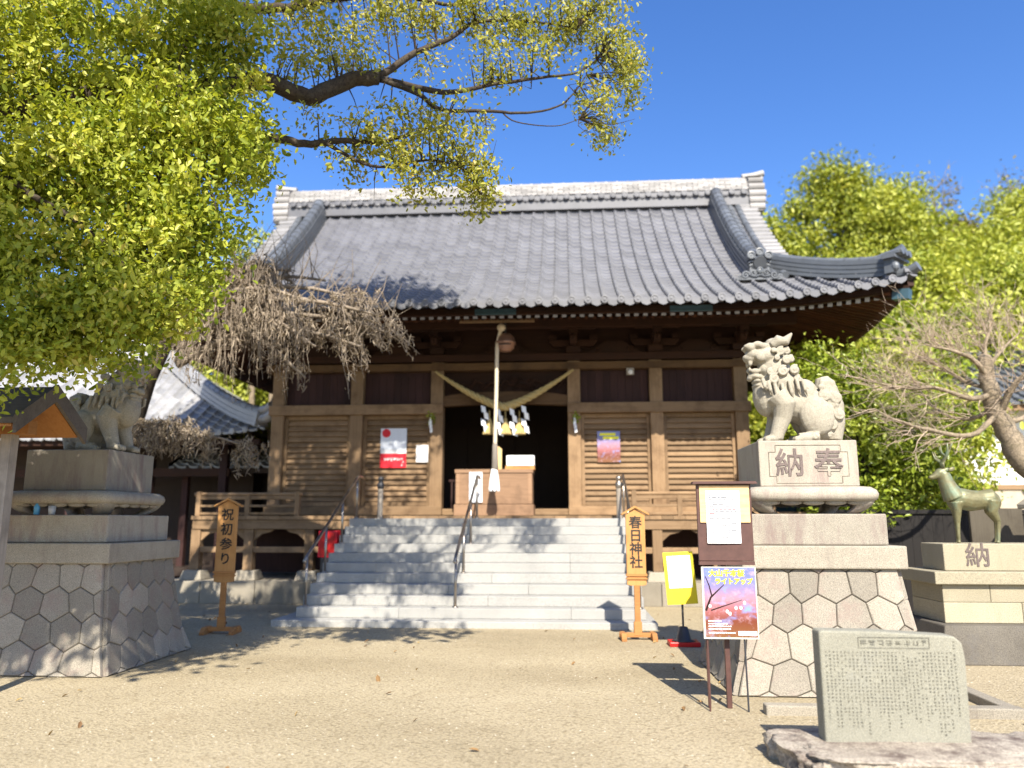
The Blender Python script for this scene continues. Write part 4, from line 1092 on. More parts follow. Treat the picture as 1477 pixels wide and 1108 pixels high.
mb = MB()
for (a, b, c, d) in ((2.03, 2.50, .83, .836), (2.03, 2.50, .762, .768), (2.03, 2.036, .768, .83), (2.494, 2.50, .768, .83)): mb.box(a, b, TY - .003, TY + .01, c, d)
def glyph(mb, x, z, s, y):
    for k in range(random.randint(4, 6)):
        if random.random() < .55:
            w = s * random.uniform(.4, .9); zz = z + random.uniform(-.42, .42) * s; mb.box(x - w / 2, x + w / 2, y - .002, y + .01, zz, zz + s * .10)
        else:
            h = s * random.uniform(.3, .85); xx = x + random.uniform(-.4, .4) * s; mb.box(xx, xx + s * .10, y - .0022, y + .01, z - h / 2, z + h / 2)
for k in range(8): glyph(mb, 2.465 - .057 * k, .799, .046, TY - .001 - .0003 * k)
ncol = 34
for c in range(ncol):
    x = 2.655 - .0255 * c
    top = .81 if c == 0 else (.735 if c not in (10, 11, 12) else .70); bot = random.uniform(.2, .42)
    z = top; k = 0
    while z > bot:
        if random.random() > .12: glyph(mb, x, z, .0155, TY - .0004 * (k % 3))
        z -= .0225; k += 1
part('carved_writing', mb, M_stelemark, slab)

# ================================================================== NOTICE BOARDS AND SIGNS
MB.DXS = -.09
NY = 7.20
nb = thing('notice_board', 'dark brown wooden notice board with white paper in front of the pedestal', 'notice board', (1.50, NY, 0))
mb = MB(); mb.box(1.275, 1.765, NY, NY + .03, 1.26, 1.945); board = part('board', mb, M_brownpaint, nb, bev=.004)
mb = MB(); mb.box(1.30, 1.745, NY - .012, NY - .001, 1.60, 1.93); part('plywood_sheet', mb, M_ply, board)
mb = MB(); mb.prism([(1.235, 1.946), (1.815, 1.946), (1.805, 1.968), (1.245, 1.968)], NY - .05, NY + .08); part('cap', mb, M_brownpaint, nb)
mb = MB(); mb.box(1.275, 1.765, NY - .012, NY + .042, 1.225, 1.257); part('rail', mb, M_brownpaint, nb)
for x in (1.495,):
    mb = MB(); mb.box(x - .022, x + .022, NY + .031, NY + .075, 0, 1.94); part('post', mb, M_brownpaint, nb, bev=.004)
mb = MB(); mb.box(1.31, 1.335, NY + .032, NY + .055, 0, 1.25); part('brace', mb, M_brownpaint, nb, bev=.004)
def sheet(mb, x0, x1, z0, z1, y, th=.002, wob=.006, mi=0, ph=0.):
    mb.grid(lambda u, v: (x0 + (x1 - x0) * u, y - wob * (sin(u * 5 + ph) * sin(v * 4 + 1) + 1) * .5, z0 + (z1 - z0) * v), 10, 12, mi)
np_ = thing('notice_paper', 'white printed notice pinned on the brown board with yellow plywood', 'paper', (1.51, NY - .014, 1.4))
mb = MB(); sheet(mb, 1.355, 1.655, 1.415, 1.885, NY - .014); part('sheet', mb, M_paper, np_)
mb = MB()
for k in range(19):
    z = 1.845 - .021 * k
    if k in (0,): x, e = 1.38, 1.405
    elif k == 8: continue
    else: x, e = 1.38 + random.choice((0, .02, .03)), (1.63 if k < 8 else random.uniform(1.52, 1.63))
    while x < e - .01:
        w = random.uniform(.012, .05); mb.box(x, min(e, x + w), NY - .0235, NY - .0225, z, z + (.007 if k != 1 else .010)); x += w + random.uniform(.004, .012)
part('print', mb, M_greyink, np_)
mb = MB(); mb.box(1.38, 1.43, NY - .0235, NY - .0225, 1.675, 1.683); mb.box(1.38, 1.62, NY - .0236, NY - .0226, 1.712, 1.714); part('red_mark', mb, M_red, np_)
# blossom poster stand
pb_ = thing('poster_board', 'blossom light-up event poster on a thin wire stand under the notice', 'poster', (1.5, NY - .06, 0))
mb = MB(); mb.box(1.278, 1.752, NY - .075, NY - .055, .598, 1.212); fr = part('backing', mb, plain('board_edge', (.55, .52, .44), .5), pb_)
mb = MB(); mb.box(1.296, 1.742, NY - .079, NY - .0755, .615, 1.205); pic = part('printed_picture', mb, M_poster, fr)
mb = MB(); text_mb(mb, '大山千本桜', .062, (1.495, NY - .081, 1.155), bold=.0028, depth=.0006); text_mb(mb, 'ライトアップ', .055, (1.555, NY - .081, 1.085), bold=.0026, depth=.0006)
part('title_lettering', mb, M_yellowprint, pic)
mb = MB()
for r, (w, z) in enumerate(((.10, .745), (.17, .722), (.19, .70), (.18, .678), (.21, .645))):
    x = 1.32
    while x < 1.32 + w: q = random.uniform(.008, .03); mb.box(x, x + q, NY - .0815, NY - .0795, z, z + .010); x += q + .005
mb.box(1.575, 1.735, NY - .0812, NY - .0795, .628, .665)
for x, z in ((1.565, .86), (1.607, .862), (1.64, .905), (1.487, .83), (1.51, .812), (1.34, .875)): mb.ell((x, NY - .0795, z), (.013, .003, .016), 8, 6)
part('print', mb, M_paper, pic)
mb = MB(); mb.tube([(1.305, NY - .0795, .84), (1.35, NY - .0798, .95), (1.47, NY - .0798, 1.06)], [.010, .008, .003], 4); mb.tube([(1.36, NY - .0798, .96), (1.34, NY - .0798, 1.05), (1.31, NY - .0798, 1.13)], [.006, .005, .003], 4)
mb.tube([(1.35, NY - .0798, .84), (1.5, NY - .0798, .89), (1.62, NY - .0798, .93)], [.006, .004, .002], 4)
part('printed_branches', mb, M_dark_x, pic)
for x, y in ((1.31, NY - .05), (1.63, NY - .05)):
    mb = MB(); mb.tube([(x, y, 1.2), (x, y, .6), (x + (-.005 if x < 1.4 else 0), y - .03, 0)], .008, 8); part('leg', mb, M_darkmetal if x > 1.4 else M_brownpaint, pb_)

MB.DXS = 0.0
def cedar_sign(label, x, y, txt, w, zt, zb, rz, sz):
    t = thing('cedar_sign', label, 'wooden sign', (x, y, 0), rz, 'house-shaped cedar signs')
    h = w / 2
    mb = MB(); mb.prism([(-h, zb + .14), (h, zb + .14), (h, zt - .09), (0, zt), (-h, zt - .09)], -.022, .022); b = part('board', mb, M_signwood, t, local=True, bev=.004)
    mb = MB()
    for s in (-1, 1):
        q = [(0, zt + .004), (s * (h + .06), zt - .10), (s * (h + .06), zt - .076), (0, zt + .034)]
        mb.prism(q if s > 0 else q[::-1], -.055, .055)
    part('gable_cap', mb, M_signwood, t, local=True, bev=.003)
    mb = MB(); mb.box(-h - .012, h + .012, -.045, .03, zb + .118, zb + .15); mb.box(-h - .012, h + .012, -.045, .03, zb + .075, zb + .095); part('slat_rail', mb, M_signwood_d, t, local=True)
    mb = MB(); mb.prism([(-h, zb), (-h * .55, zb - .012), (h * .55, zb - .012), (h, zb), (h, zb + .117), (-h, zb + .117)], -.028, .022); part('apron', mb, M_signwood, t, local=True, bev=.004)
    mb = MB(); mb.box(-.04, .04, -.025, .025, .06, zb - .01); mb.box(-.055, .055, -.035, .035, .06, .24); part('post', mb, M_signwood_d, t, local=True, bev=.004)
    mb = MB()
    mb.box(-.26, .26, -.03, .03, .035, .095)
    for s in (-1, 1): mb.prism([(-.20, 0), (.20, 0), (.20, .04), (.12, .10), (-.12, .10), (-.20, .04)], s * .21 - .035, s * .21 + .035, 0, None, 'yz')
    part('foot', mb, M_signwood_d, t, local=True, bev=.006)
    mb = MB(); n = len(txt); st_ = (zt - .16 - zb - .17) / n
    text_mb(mb, txt, sz, (0, -.0235, zt - .135 - st_ * .42), depth=.001, vertical=True, step=st_, bold=.004)
    part('lettering', mb, M_ink, b, local=True)
    return t
cedar_sign('bright cedar sign with a gable cap, black vertical lettering, right of the stairs', .97, 11.22, '春日神社', .27, 1.80, .74, radians(2), .185)
cedar_sign('shaded cedar sign with black vertical lettering, left of the stairs', -5.07, 11.40, '祝初参り', .29, 1.93, .74, radians(6), .185)
MB.DXS = -.135
yb = thing('yellow_sign', 'yellow board with a white sheet on a dark pole and red foot', 'sign stand', (1.64, 10.72, 0))
TLT = Matrix.Translation((1.64, 10.72, .86)) @ Matrix.Rotation(radians(-3), 4, 'Y') @ Matrix.Rotation(radians(-8), 4, 'X')
mb = MB(); mb.box(-.20, .20, -.012, .012, -.33, .35, M=TLT); p = part('board', mb, M_yellow, yb, bev=.004)
mb = MB(); mb.box(-.155, .155, -.016, -.0125, -.12, .30, M=TLT); pp = part('sheet', mb, M_paper, p)
mb = MB()
for k in range(8):
    z = .25 - .02 * (k % 2)
    while z > -.02 - .03 * (k % 3): h_ = random.uniform(.015, .04); mb.box(.115 - .034 * k, .121 - .034 * k, -.018, -.0165, z - h_, z, M=TLT); z -= h_ + .016
part('print', mb, M_paleink, pp)
mb = MB(); mb.tube([(1.66, 10.75, .06), (1.66, 10.75, .6)], .014, 8); part('pole', mb, M_darkmetal, yb)
mb = MB(); mb.lathe([(.05, .24), (.06, .23), (.10, .08), (.16, .062)], (1.66, 10.75, 0), 16); part('weight', mb, M_darkmetal, yb, smooth=True)
mb = MB(); mb.box(1.46, 1.86, 10.60, 10.90, 0, .06); part('foot', mb, M_redplastic, yb, bev=.012)

MB.DXS = 0.0
# roofed notice board at the left edge
rn = thing('roofed_notice_board', 'small weathered board with a shingled gable roof cut off by the left edge', 'notice board', (-6.2, 7.20, 0))
SB = 1.42
class SMB(MB):          # the board is drawn at its first size, then set back and scaled up
    def add(s, vs, fs, mi=0, r=None):
        return MB.add(s, [(p[0] * SB, p[1] * SB, max(-.05, 1.6 + (p[2] - 1.6) * SB)) for p in vs], fs, mi, r)
RYc, RXe = 5.07, -3.56
mb = SMB(); mb.box(-3.89, -3.81, RYc - .04, RYc + .04, -.2, 2.34); part('post', mb, M_greywood, rn, bev=.006)
mb = SMB(); mb.box(-5.30, -5.20, RYc - .05, RYc + .05, -.2, 2.34); part('post', mb, M_greywood, rn, bev=.006)
for s, nm in ((-1, 'roof_slope'), (1, 'roof_slope')):
    mb = SMB(); mb.prism([(RYc, 2.49), (RYc + s * .36, 2.235), (RYc + s * .36, 2.275), (RYc, 2.535)], -5.6, RXe, 0, None, 'yz'); part(nm, mb, M_kiosk, rn)
    mb = SMB(); mb.prism([(RYc, 2.46), (RYc + s * .345, 2.215), (RYc + s * .345, 2.234), (RYc, 2.487)], -5.55, RXe - .03, 0, None, 'yz'); part('roof_lining', mb, M_orangewood, rn)
    mb = SMB(); mb.prism([(RYc, 2.43), (RYc + s * .37, 2.17), (RYc + s * .37, 2.29), (RYc, 2.55)], RXe, RXe + .025, 0, None, 'yz'); part('barge_board', mb, M_kiosk, rn)
mb = SMB(); mb.box(-5.5, RXe - .13, RYc - .045, RYc + .045, 2.20, 2.30); mb.box(-5.5, RXe - .2, RYc - .30, RYc - .24, 2.20, 2.255); part('purlin', mb, M_orangewood, rn, bev=.004)
mb = SMB(); mb.box(-5.19, -3.91, RYc - .015, RYc + .015, 1.72, 2.15); part('panel', mb, M_orangewood, rn)

# ================================================================== THINGS AT THE HALL FRONT
OB = thing('offering_box', 'broad wooden offering box at the doorway with papers on its front', 'offering box', (-1.53, 16.75, 1.74))
ox0, ox1, oy0, oy1 = -2.36, -.72, 16.45, 17.12
mb = MB(); mb.box(ox0, ox1, oy0, oy1, 1.98, 2.64); part('body', mb, M_offer, OB, bev=.012)
mb = MB(); mb.box(ox0 - .03, ox1 + .03, oy0 - .03, oy1 + .03, 1.742, 1.975); part('base', mb, M_offer, OB, bev=.012)
mb = MB()
for (a, b, c, d) in ((ox0 - .02, ox1 + .02, oy0 - .02, oy0 + .06), (ox0 - .02, ox1 + .02, oy1 - .06, oy1 + .02)): mb.box(a, b, c, d, 2.642, 2.72)
for k in range(11):
    x = ox0 + .02 + k * (ox1 - ox0 - .1) / 10; mb.box(x, x + .06, oy0 + .061, oy1 - .061, 2.645, 2.70)
part('slatted_top', mb, M_offer, OB, bev=.005)
for xs_ in (ox0 + .01, ox1 - .09):
    mb = MB(); mb.box(xs_, xs_ + .08, oy0 - .016, oy0 - .001, 1.99, 2.63); part('corner_strap', mb, M_offer, OB)
t = thing('hanging_paper', 'long white paper hung on the front left of the offering box', 'paper', (-1.98, oy0 - .04, 2.4))
mb = MB(); sheet(mb, -2.06, -1.78, 2.02, 2.66, oy0 - .03, wob=.03); part('sheet', mb, M_paper_b, t)
mb = MB()
for c in range(3):
    z = 2.60
    while z > 2.1: h_ = random.uniform(.02, .05); mb.box(-1.84 - .075 * c, -1.825 - .075 * c, oy0 - .064, oy0 - .062, z - h_, z); z -= h_ + .03
part('print', mb, M_greyink, t)
def fx(u, v, Y): return at(u, v, Y)
p0 = at(731, 677, 16.8); p1 = at(771, 658, 16.8)
t = thing('white_box', 'bright white box with a cardboard edge on the offering box', 'box', ((p0.x + p1.x) / 2, 16.8, 2.725))
mb = MB(); mb.box(p0.x, p1.x, 16.62, 16.95, 2.80, 3.03); part('body', mb, M_paper, t, bev=.02)
mb = MB(); mb.box(p0.x - .02, p0.x + .16, 16.59, 16.97, 2.722, 2.80); mb.box(p1.x - .10, p1.x + .005, 16.59, 16.97, 2.722, 2.80); mb.box(p0.x + .161, p1.x - .101, 16.64, 16.94, 2.722, 2.80); part('tray', mb, M_signwood, t)
p0 = at(716, 680, 16.95)
t = thing('wooden_tablet', 'pale wooden tablet standing behind the bell rope', 'tablet', (p0.x + .06, 16.95, 2.70))
mb = MB(); mb.prism([(p0.x - .04, 2.72), (p0.x + .12, 2.72), (p0.x + .12, 3.20), (p0.x + .04, 3.26), (p0.x - .04, 3.20)], 16.93, 16.97); part('board', mb, M_ply, t, bev=.004)
# bell and rope
BX, BYY = at(722, 470, 15.95).x, 15.95
ztop = at(722, 472, BYY).z
bell = thing('shrine_bell', 'round copper bell hanging under the eave behind the rope', 'bell', (BX + .10, 16.05, 5.2))
c = at(729, 495, 16.05)
mb = MB(); mb.lathe([(.02, .20), (.12, .19), (.19, .12), (.205, .03), (.225, .02), (.225, -.02), (.205, -.03), (.19, -.11), (.12, -.18), (.02, -.19)], c, 24); part('body', mb, M_copper, bell, smooth=True)
mb = MB(); mb.box(c.x - .13, c.x + .13, c.y - .212, c.y - .19, c.z - .075, c.z - .055); part('slit', mb, M_ink, bell)
mb = MB(); mb.tube([c + Vector((0, 0, .19)), c + Vector((0, 0, .50))], .02, 8); part('hanger', mb, M_darkmetal, bell)
rope = thing('bell_rope', 'thick twisted bell rope hanging down to a white tassel at the doorway', 'rope', (BX, BYY, 2.4))
def twisted(path, rad, strands=3, pitch=.14, mb=None, mi=0):
    path = [Vector(p) for p in path]; mb = mb or MB(); L = 0; acc = [0]
    for a, b in zip(path, path[1:]): L += (b - a).length; acc.append(L)
    n = int(L / .022)
    for s in range(strands):
        pts = []; rr = []
        for i in range(n + 1):
            d = L * i / n; k = max(j for j in range(len(acc)) if acc[j] <= d + 1e-9); k = min(k, len(path) - 2)
            f = (d - acc[k]) / (acc[k + 1] - acc[k]); p = path[k].lerp(path[k + 1], f); t = (path[k + 1] - path[k]).normalized()
            R = rad(d / L) if callable(rad) else rad
            a = t.orthogonal().normalized() if abs(t.z) < .8 else Vector((1, 0, 0)); a = (a - t * a.dot(t)).normalized(); b = t.cross(a)
            th = 2 * pi * (s / strands + d / pitch); pts.append(p + (a * cos(th) + b * sin(th)) * R * .5); rr.append(R * .58)
        mb.tube(pts, rr, 6, mi)
    return mb
q = [at(722, 476, BYY), at(717, 500, BYY), at(716, 560, BYY), at(714, 640, BYY)]
part('cord', twisted(q, .042), M_rope, rope, smooth=True)
mb = MB(); mb.ell(at(723, 473, BYY), (.09, .07, .09), 12, 8); part('knot', mb, M_rope, rope, smooth=True)
a, b = at(714, 640, BYY), at(713, 678, BYY)
mb = MB(); mb.lathe([(.04, .0), (.055, -.03), (.062, -.3), (.07, -.52), (.05, -.55)], a, 14); part('grip_wrap', mb, M_greywood, rope, smooth=True)
mb = MB()
for k in range(26):
    th = k * 2.4; mb.tube([b + Vector((.04 * cos(th), .04 * sin(th), .02)), b + Vector((.075 * cos(th), .075 * sin(th), -.2)), b + Vector((.10 * cos(th), .09 * sin(th), -.40 - .02 * (k % 3)))], [.02, .022, .016], 5)
part('tassel', mb, M_paper, rope)
# sacred straw rope with folded paper streamers and straw tassels
SY = 17.08
ends = at(628, 536, SY), at(827, 538, SY)
mid = at(730, 587, SY)
sr = thing('sacred_rope', 'sagging straw rope with white paper streamers across the doorway', 'sacred rope', (mid.x, SY, 4.1))
pts = []
for i in range(31):
    f = i / 30; x = ends[0].x + (ends[1].x - ends[0].x) * f; s = abs(2 * f - 1)
    pts.append(Vector((x, SY, mid.z + (ends[0].z - mid.z) * (s ** 1.35))))
part('cord', twisted(pts, lambda f: .025 + .075 * max(0, 1 - abs(2 * f - 1) ** 1.3), 3, .40), M_straw, sr, smooth=True)
for u in (699, 720, 740, 757):
    p = at(u, 588 if u in (720, 740) else 584, SY - .06); mb = MB(); w = .085
    for k in range(4):
        x = p.x + (.03 if k % 2 else -.03); z = p.z - .03 - .15 * k
        mb.add([(x - w * .6, SY - .07 - .03 * (k % 2), z + .02), (x + w * .6, SY - .07 - .03 * (k % 2), z - .02), (x + w * .6 + .02, SY - .10 + .03 * (k % 2), z - .17), (x - w * .6 + .02, SY - .10 + .03 * (k % 2), z - .13)], [(0, 1, 2, 3)])
    part('paper_streamer', mb, M_shide, sr)
for u in (706, 729, 749):
    p = at(u, 596, SY); mb = MB(); p.z -= .12
    for k in range(30):
        th = k * 2.4; r = .15 * sqrt((k + .5) / 30); mb.tube([p + Vector((.02 * cos(th), .02 * sin(th), 0)), p + Vector((r * .4 * cos(th), r * .4 * sin(th), -.14)), p + Vector((r * cos(th), r * sin(th), -.36))], [.014, .018, .020], 5)
    mb.tube([p + Vector((0, 0, .18)), p + Vector((0, 0, -.02))], .012, 5)
    part('straw_tassel', mb, M_straw, sr)
# sprigs on the door posts
for u, lb in ((621, 'green sprig with white paper on the post left of the doorway'), (829, 'green sprig with white paper on the post right of the doorway')):
    p = at(u, 606, YF - .06); t = thing('paper_sprig', lb, 'sprig', p)
    mb = MB(); mb.tube([p + Vector((0, .03, .12)), p, p + Vector((.01, .02, -.3))], [.015, .03, .01], 6)
    for k in range(3): mb.box(p.x - .03 + .012 * k, p.x + .03 + .012 * k, p.y - .03, p.y - .026, p.z - .12 - .08 * k, p.z - .03 - .08 * k)
    part('folded_paper', mb, M_shide, t)
    cen = np.array(p) + RNG.normal(size=(60, 3)) * np.array([.045, .02, .07]) + np.array([.03, 0, .06])
    ob = link('leaves', leaf_mesh('leaves', cen - np.array(p), .06, M_leaf_bush), t)
# posters on the shutters
def wall_sheet(name, u0, u1, v0, v1, Y, label, cat, m):
    a, b = at(u0, v1, Y), at(u1, v0, Y); t = thing(name, label, cat, ((a.x + b.x) / 2, Y, a.z))
    mb = MB(); mb.box(a.x, b.x, Y - .006, Y, a.z, b.z); return t, part('sheet', mb, m, t), a, b
PYW = YF + .115
t, sh, a, b = wall_sheet('red_white_poster', 548, 587, 618, 675, PYW, 'poster with red disc and red band on the left shutter', 'poster', M_paper_b)
zc = a.z + (b.z - a.z) * .36
mb = MB(); mb.box(a.x, b.x, PYW - .009, PYW - .0062, a.z, zc); part('red_band', mb, M_red, sh)
mb = MB(); mb.lathe([(.10, 0), (.10, .003)], (a.x + .13, PYW - .0095, b.z - .11), 24, 0, None, 'y'); part('red_disc', mb, M_red, sh)
mb = MB(); mb.box(a.x + .01, b.x - .01, PYW - .0125, PYW - .0095, zc + .0, zc + .10)
for k in range(5): glyph(mb, a.x + .12 + .075 * k, (a.z + zc) / 2 + .03, .085, PYW - .0095 - .0004 * k)
for k in range(3): glyph(mb, b.x - .10 + .03 * (k % 2), a.z + .06 + .07 * k, .05, PYW - .0095 - .0004 * k)
part('print', mb, M_paper, sh)
t, sh, a, b = wall_sheet('small_notice', 600, 618, 642, 667, PYW, 'small blank white sheet beside the red and white poster', 'paper', M_paper)
t, sh, a, b = wall_sheet('blossom_poster', 862, 894, 622, 667, PYW, 'small blossom poster pinned on the shutter right of the doorway', 'poster', M_poster)
mb = MB(); mb.box(a.x + .06, b.x - .10, PYW - .009, PYW - .0062, b.z - .10, b.z - .04); mb.box(a.x + .13, b.x - .03, PYW - .009, PYW - .0062, b.z - .18, b.z - .12); part('title_band', mb, M_yellowprint, sh)
p = at(909, 536, YF - .06)
t = thing('wall_lamp', 'small square wall lamp on the beam right of the doorway', 'lamp', p)
mb = MB(); mb.box(p.x - .085, p.x + .085, p.y - .03, p.y + .02, p.z - .08, p.z + .08); part('housing', mb, M_greywood, t, bev=.006)
mb = MB(); mb.ell((p.x, p.y - .04, p.z - .02), (.055, .04, .055), 12, 8); part('glass_globe', mb, M_paper, t, smooth=True)
p = at(470, 785, 15.2)
t = thing('red_cabinet', 'bright red extinguisher box beside the left of the stairs', 'box', (p.x - .05, 15.3, .42))
mb = MB(); mb.box(p.x - .16, p.x + .22, 15.2, 15.45, .92, 1.44); part('body', mb, M_red, t, bev=.015)
mb = MB(); mb.box(p.x - .10, p.x + .16, 15.22, 15.43, .42, .918); part('pedestal', mb, M_darkmetal, t)
mb = MB(); mb.box(p.x - .12, p.x + .18, 15.186, 15.198, .96, 1.40); mb.box(p.x + .12, p.x + .14, 15.17, 15.185, 1.1, 1.2); part('door', mb, M_redplastic, t)

# ================================================================== SIDE HALL (left) AND STOREHOUSE (right)
sh_ = thing('side_hall', 'lower dark hall with silvery tiled roof behind the left lion', 'side hall', (-12.0, 20.0, 0))
EX, EY, EZ = -7.25, 18.0, 3.62
def sp_(a, d): return Vector((EX - 9.0 + a, EY + d, EZ + .60 * d + .045 * d * d + .22 * max(0, (a - 5.5) / 3.5) ** 2 * max(0, 1 - d / 2)))
mb = MB(); tile_slope(mb, 9.0, sp_, 4.2, lambda d: 9.0 - 1.28 * d, 18, tw=.32)
for i in range(-28, 28): 
    p = sp_((i - .33) * .32, 0)
    mb.lathe([(.07, .05), (.07, -.05), (.02, -.055)], p + Vector((0, 0, .012)), 10, 0, random.random(), 'y')
part('roof_tiles', mb, M_tile_left, sh_)
mb = MB(); pth = [sp_(9.0 - 1.28 * d, d) + Vector((0, 0, .02)) for d in np.linspace(0.1, 4.2, 12)]
mb.sweep(pth, layer_prof(.34, .34, 3, .1)); barrel_line(mb, [p + Vector((0, 0, .36)) for p in pth], .11, .3)
mb.tube([pth[0] + Vector((0, 0, .2)), pth[0] + Vector((.22, -.18, .18)), pth[0] + Vector((.42, -.32, .26))], [.12, .12, .13], 10)
mb.tube([pth[0] + Vector((0, 0, .40)), pth[0] + Vector((.22, -.18, .40)), pth[0] + Vector((.38, -.30, .47))], [.11, .11, .12], 10)
part('corner_ridge', mb, M_tile_left, sh_)
mb = MB(); top = sp_(9.0 - 1.28 * 4.2, 4.2); mb.box(top.x - 6.5, top.x + .1, top.y - .2, top.y + .2, top.z - .1, top.z + .55); barrel_line(mb, [(top.x - 6.5, top.y, top.z + .6), (top.x + .1, top.y, top.z + .6)], .13)
part('ridge', mb, M_tile_left, sh_)
mb = MB(); mb.add([sp_(-9, 4.2), sp_(9 - 1.28 * 4.2, 4.2), (EX - .2, 26.5, 3.6), (-17, 26.5, 3.6)], [(0, 1, 2, 3)]); mb.add([sp_(9, 0), sp_(9 - 1.28 * 4.2, 4.2), (EX - .2, 26.5, 3.6)], [(0, 1, 2)])
part('rear_roof', mb, M_tile_left, sh_)
mb = MB(); mb.box(-16.2, EX - .15, EY + .1, EY + .2, EZ - .16, EZ - .03); mb.box(-16.2, EX - .3, EY + .25, 20.3, EZ - .06, EZ - .02)
part('eave_boarding', mb, M_dark_x, sh_)
mb = MB(); mb.box(-16, -8.4, 20.3, 20.4, 0, 3.6); mb.box(-8.5, -8.4, 20.4, 25.5, 0, 3.6); mb.box(-16, -8.4, 18.9, 20.3, .3, .5)
part('wall', mb, M_interior, sh_)
for x in (-8.65, -10.6, -12.6):
    mb = MB(); mb.box(x - .1, x + .1, 18.95, 19.15, 0, 3.55); part('post', mb, M_dark_z, sh_, bev=.01)
mb = MB(); mb.box(-16, -8.5, 18.98, 19.12, 2.75, 2.95); part('beam', mb, M_dark_x, sh_)
# corridor roof joining the halls
ck = thing('corridor_roof', 'low tiled link roof between the side hall and the main hall', 'roof', (-8.6, 20, 0))
mb = MB()
def cp_(a, d): return Vector((-8.4 + a, 19.4 + d, 3.02 + .45 * d))
tile_slope(mb, 1.9, cp_, 1.5, lambda d: 1.9, 7); part('roof_tiles', mb, M_tile_left, ck)
mb = MB(); mb.box(-10.2, -6.9, 20.95, 21.1, 1.5, 3.6); mb.box(-10.3, -6.6, 19.5, 19.62, 2.86, 2.98); part('dark_wall', mb, M_interior, ck)
for x in (-9.9, -7.0):
    mb = MB(); mb.box(x - .08, x + .08, 19.52, 19.68, 0, 2.86); part('post', mb, M_dark_z, ck)

hs_ = thing('storehouse', 'white walled storehouse with brown lower boards behind the bare tree', 'storehouse', (12.5, 21.5, 0))
mb = MB(); mb.box(9.95, 16, 20.0, 25, 2.45, 4.55); part('plaster_wall', mb, M_white, hs_)
mb = MB(); mb.box(9.93, 16.02, 19.97, 25.02, 1.3, 2.447); part('beige_band', mb, M_plaster_b, hs_)
mb = MB(); mb.box(9.9, 16.05, 19.93, 25.05, 2.40, 2.52); part('band_rail', mb, M_wood_x, hs_)
mb = MB(); mb.box(9.94, 16.01, 19.98, 25.01, 0, 1.297); part('lower_boards', mb, M_dark_z, hs_)
mb = MB()
def hp(a, d): return Vector((12.9 + a, 19.2 + d, 4.45 + .5 * d))
tile_slope(mb, 3.9, hp, 3.3, lambda d: 3.9, 13, tw=.3)
mb.add([(9.0, 22.5, 6.1), (16.8, 22.5, 6.1), (16.8, 25.9, 4.4), (9.0, 25.9, 4.4)], [(0, 1, 2, 3)])
part('roof_tiles', mb, M_tile_b, hs_)
mb = MB(); barrel_line(mb, [(9.0, 22.5, 6.3), (16.8, 22.5, 6.3)], .15); mb.box(9.0, 16.8, 22.35, 22.65, 6.0, 6.25); part('ridge', mb, M_tile_b, hs_)
mb = MB(); mb.box(9.05, 16.7, 19.3, 19.4, 4.28, 4.42); mb.prism([(19.98, 4.55), (25.0, 4.55), (22.5, 5.95)], 9.98, 10.1, 0, None, 'yz'); part('gable_boards', mb, M_wood_x, hs_)

bf = thing('board_fence', 'board fence behind the deer plinth, blackened to stand for bush shade', 'fence', (7.2, 14.2, 0))
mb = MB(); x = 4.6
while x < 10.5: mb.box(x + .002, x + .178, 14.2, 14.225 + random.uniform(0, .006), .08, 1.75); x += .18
part('boards', mb, M_bush_shade, bf)
mb = MB(); mb.box(4.55, 10.55, 14.16, 14.30, 1.752, 1.82); part('cap_rail', mb, M_bush_shade, bf)
for x in (4.62, 6.5, 8.4, 10.4):
    mb = MB(); mb.box(x - .06, x + .06, 14.235, 14.33, 0, 1.75); part('post', mb, M_dark_z, bf)
mb = MB(); mb.box(6.35, 7.15, 12.8, 12.86, .5, 1.82)
bp = thing('leaning_panel', 'plain drab brown board panel standing behind the bronze deer', 'panel', (6.7, 12.8, 0))
part('board', mb, M_panel, bp, bev=.005)
mb = MB(); mb.box(6.4, 6.46, 12.87, 12.92, 0, 1.8); mb.box(7.04, 7.1, 12.87, 12.92, 0, 1.8); part('post', mb, M_dark_z, bp)
sl_ = thing('stone_lantern', 'grey stone lantern partly cut by the right edge behind the plinth', 'stone lantern', (7.05, 11.9, 0))
mb = MB(); mb.lathe([(.42, 0), (.42, .14), (.34, .2), (.26, .3)], (7.05, 11.9, 0), 6); part('base', mb, M_granite_old, sl_, bev=.01)
mb = MB(); mb.lathe([(.15, .3), (.14, .7), (.15, 1.16)], (7.05, 11.9, 0), 14); part('shaft', mb, M_granite_old, sl_)
mb = MB(); mb.lathe([(.17, 1.16), (.30, 1.28), (.36, 1.34), (.36, 1.44), (.30, 1.47)], (7.05, 11.9, 0), 6); part('platform', mb, M_granite_old, sl_, bev=.01)
mb = MB(); mb.lathe([(.22, 1.47), (.23, 1.80)], (7.05, 11.9, 0), 6); mb.box(6.95, 7.15, 11.65, 11.72, 1.53, 1.74, 1); part('fire_box', mb, [M_granite_old, M_ink], sl_)
mb = MB(); mb.lathe([(.46, 1.80), (.47, 1.86), (.3, 1.98), (.14, 2.1), (.09, 2.12), (.11, 2.2), (.07, 2.32), (.01, 2.38)], (7.05, 11.9, 0), 6); part('roof_cap', mb, M_granite_old, sl_, bev=.012)

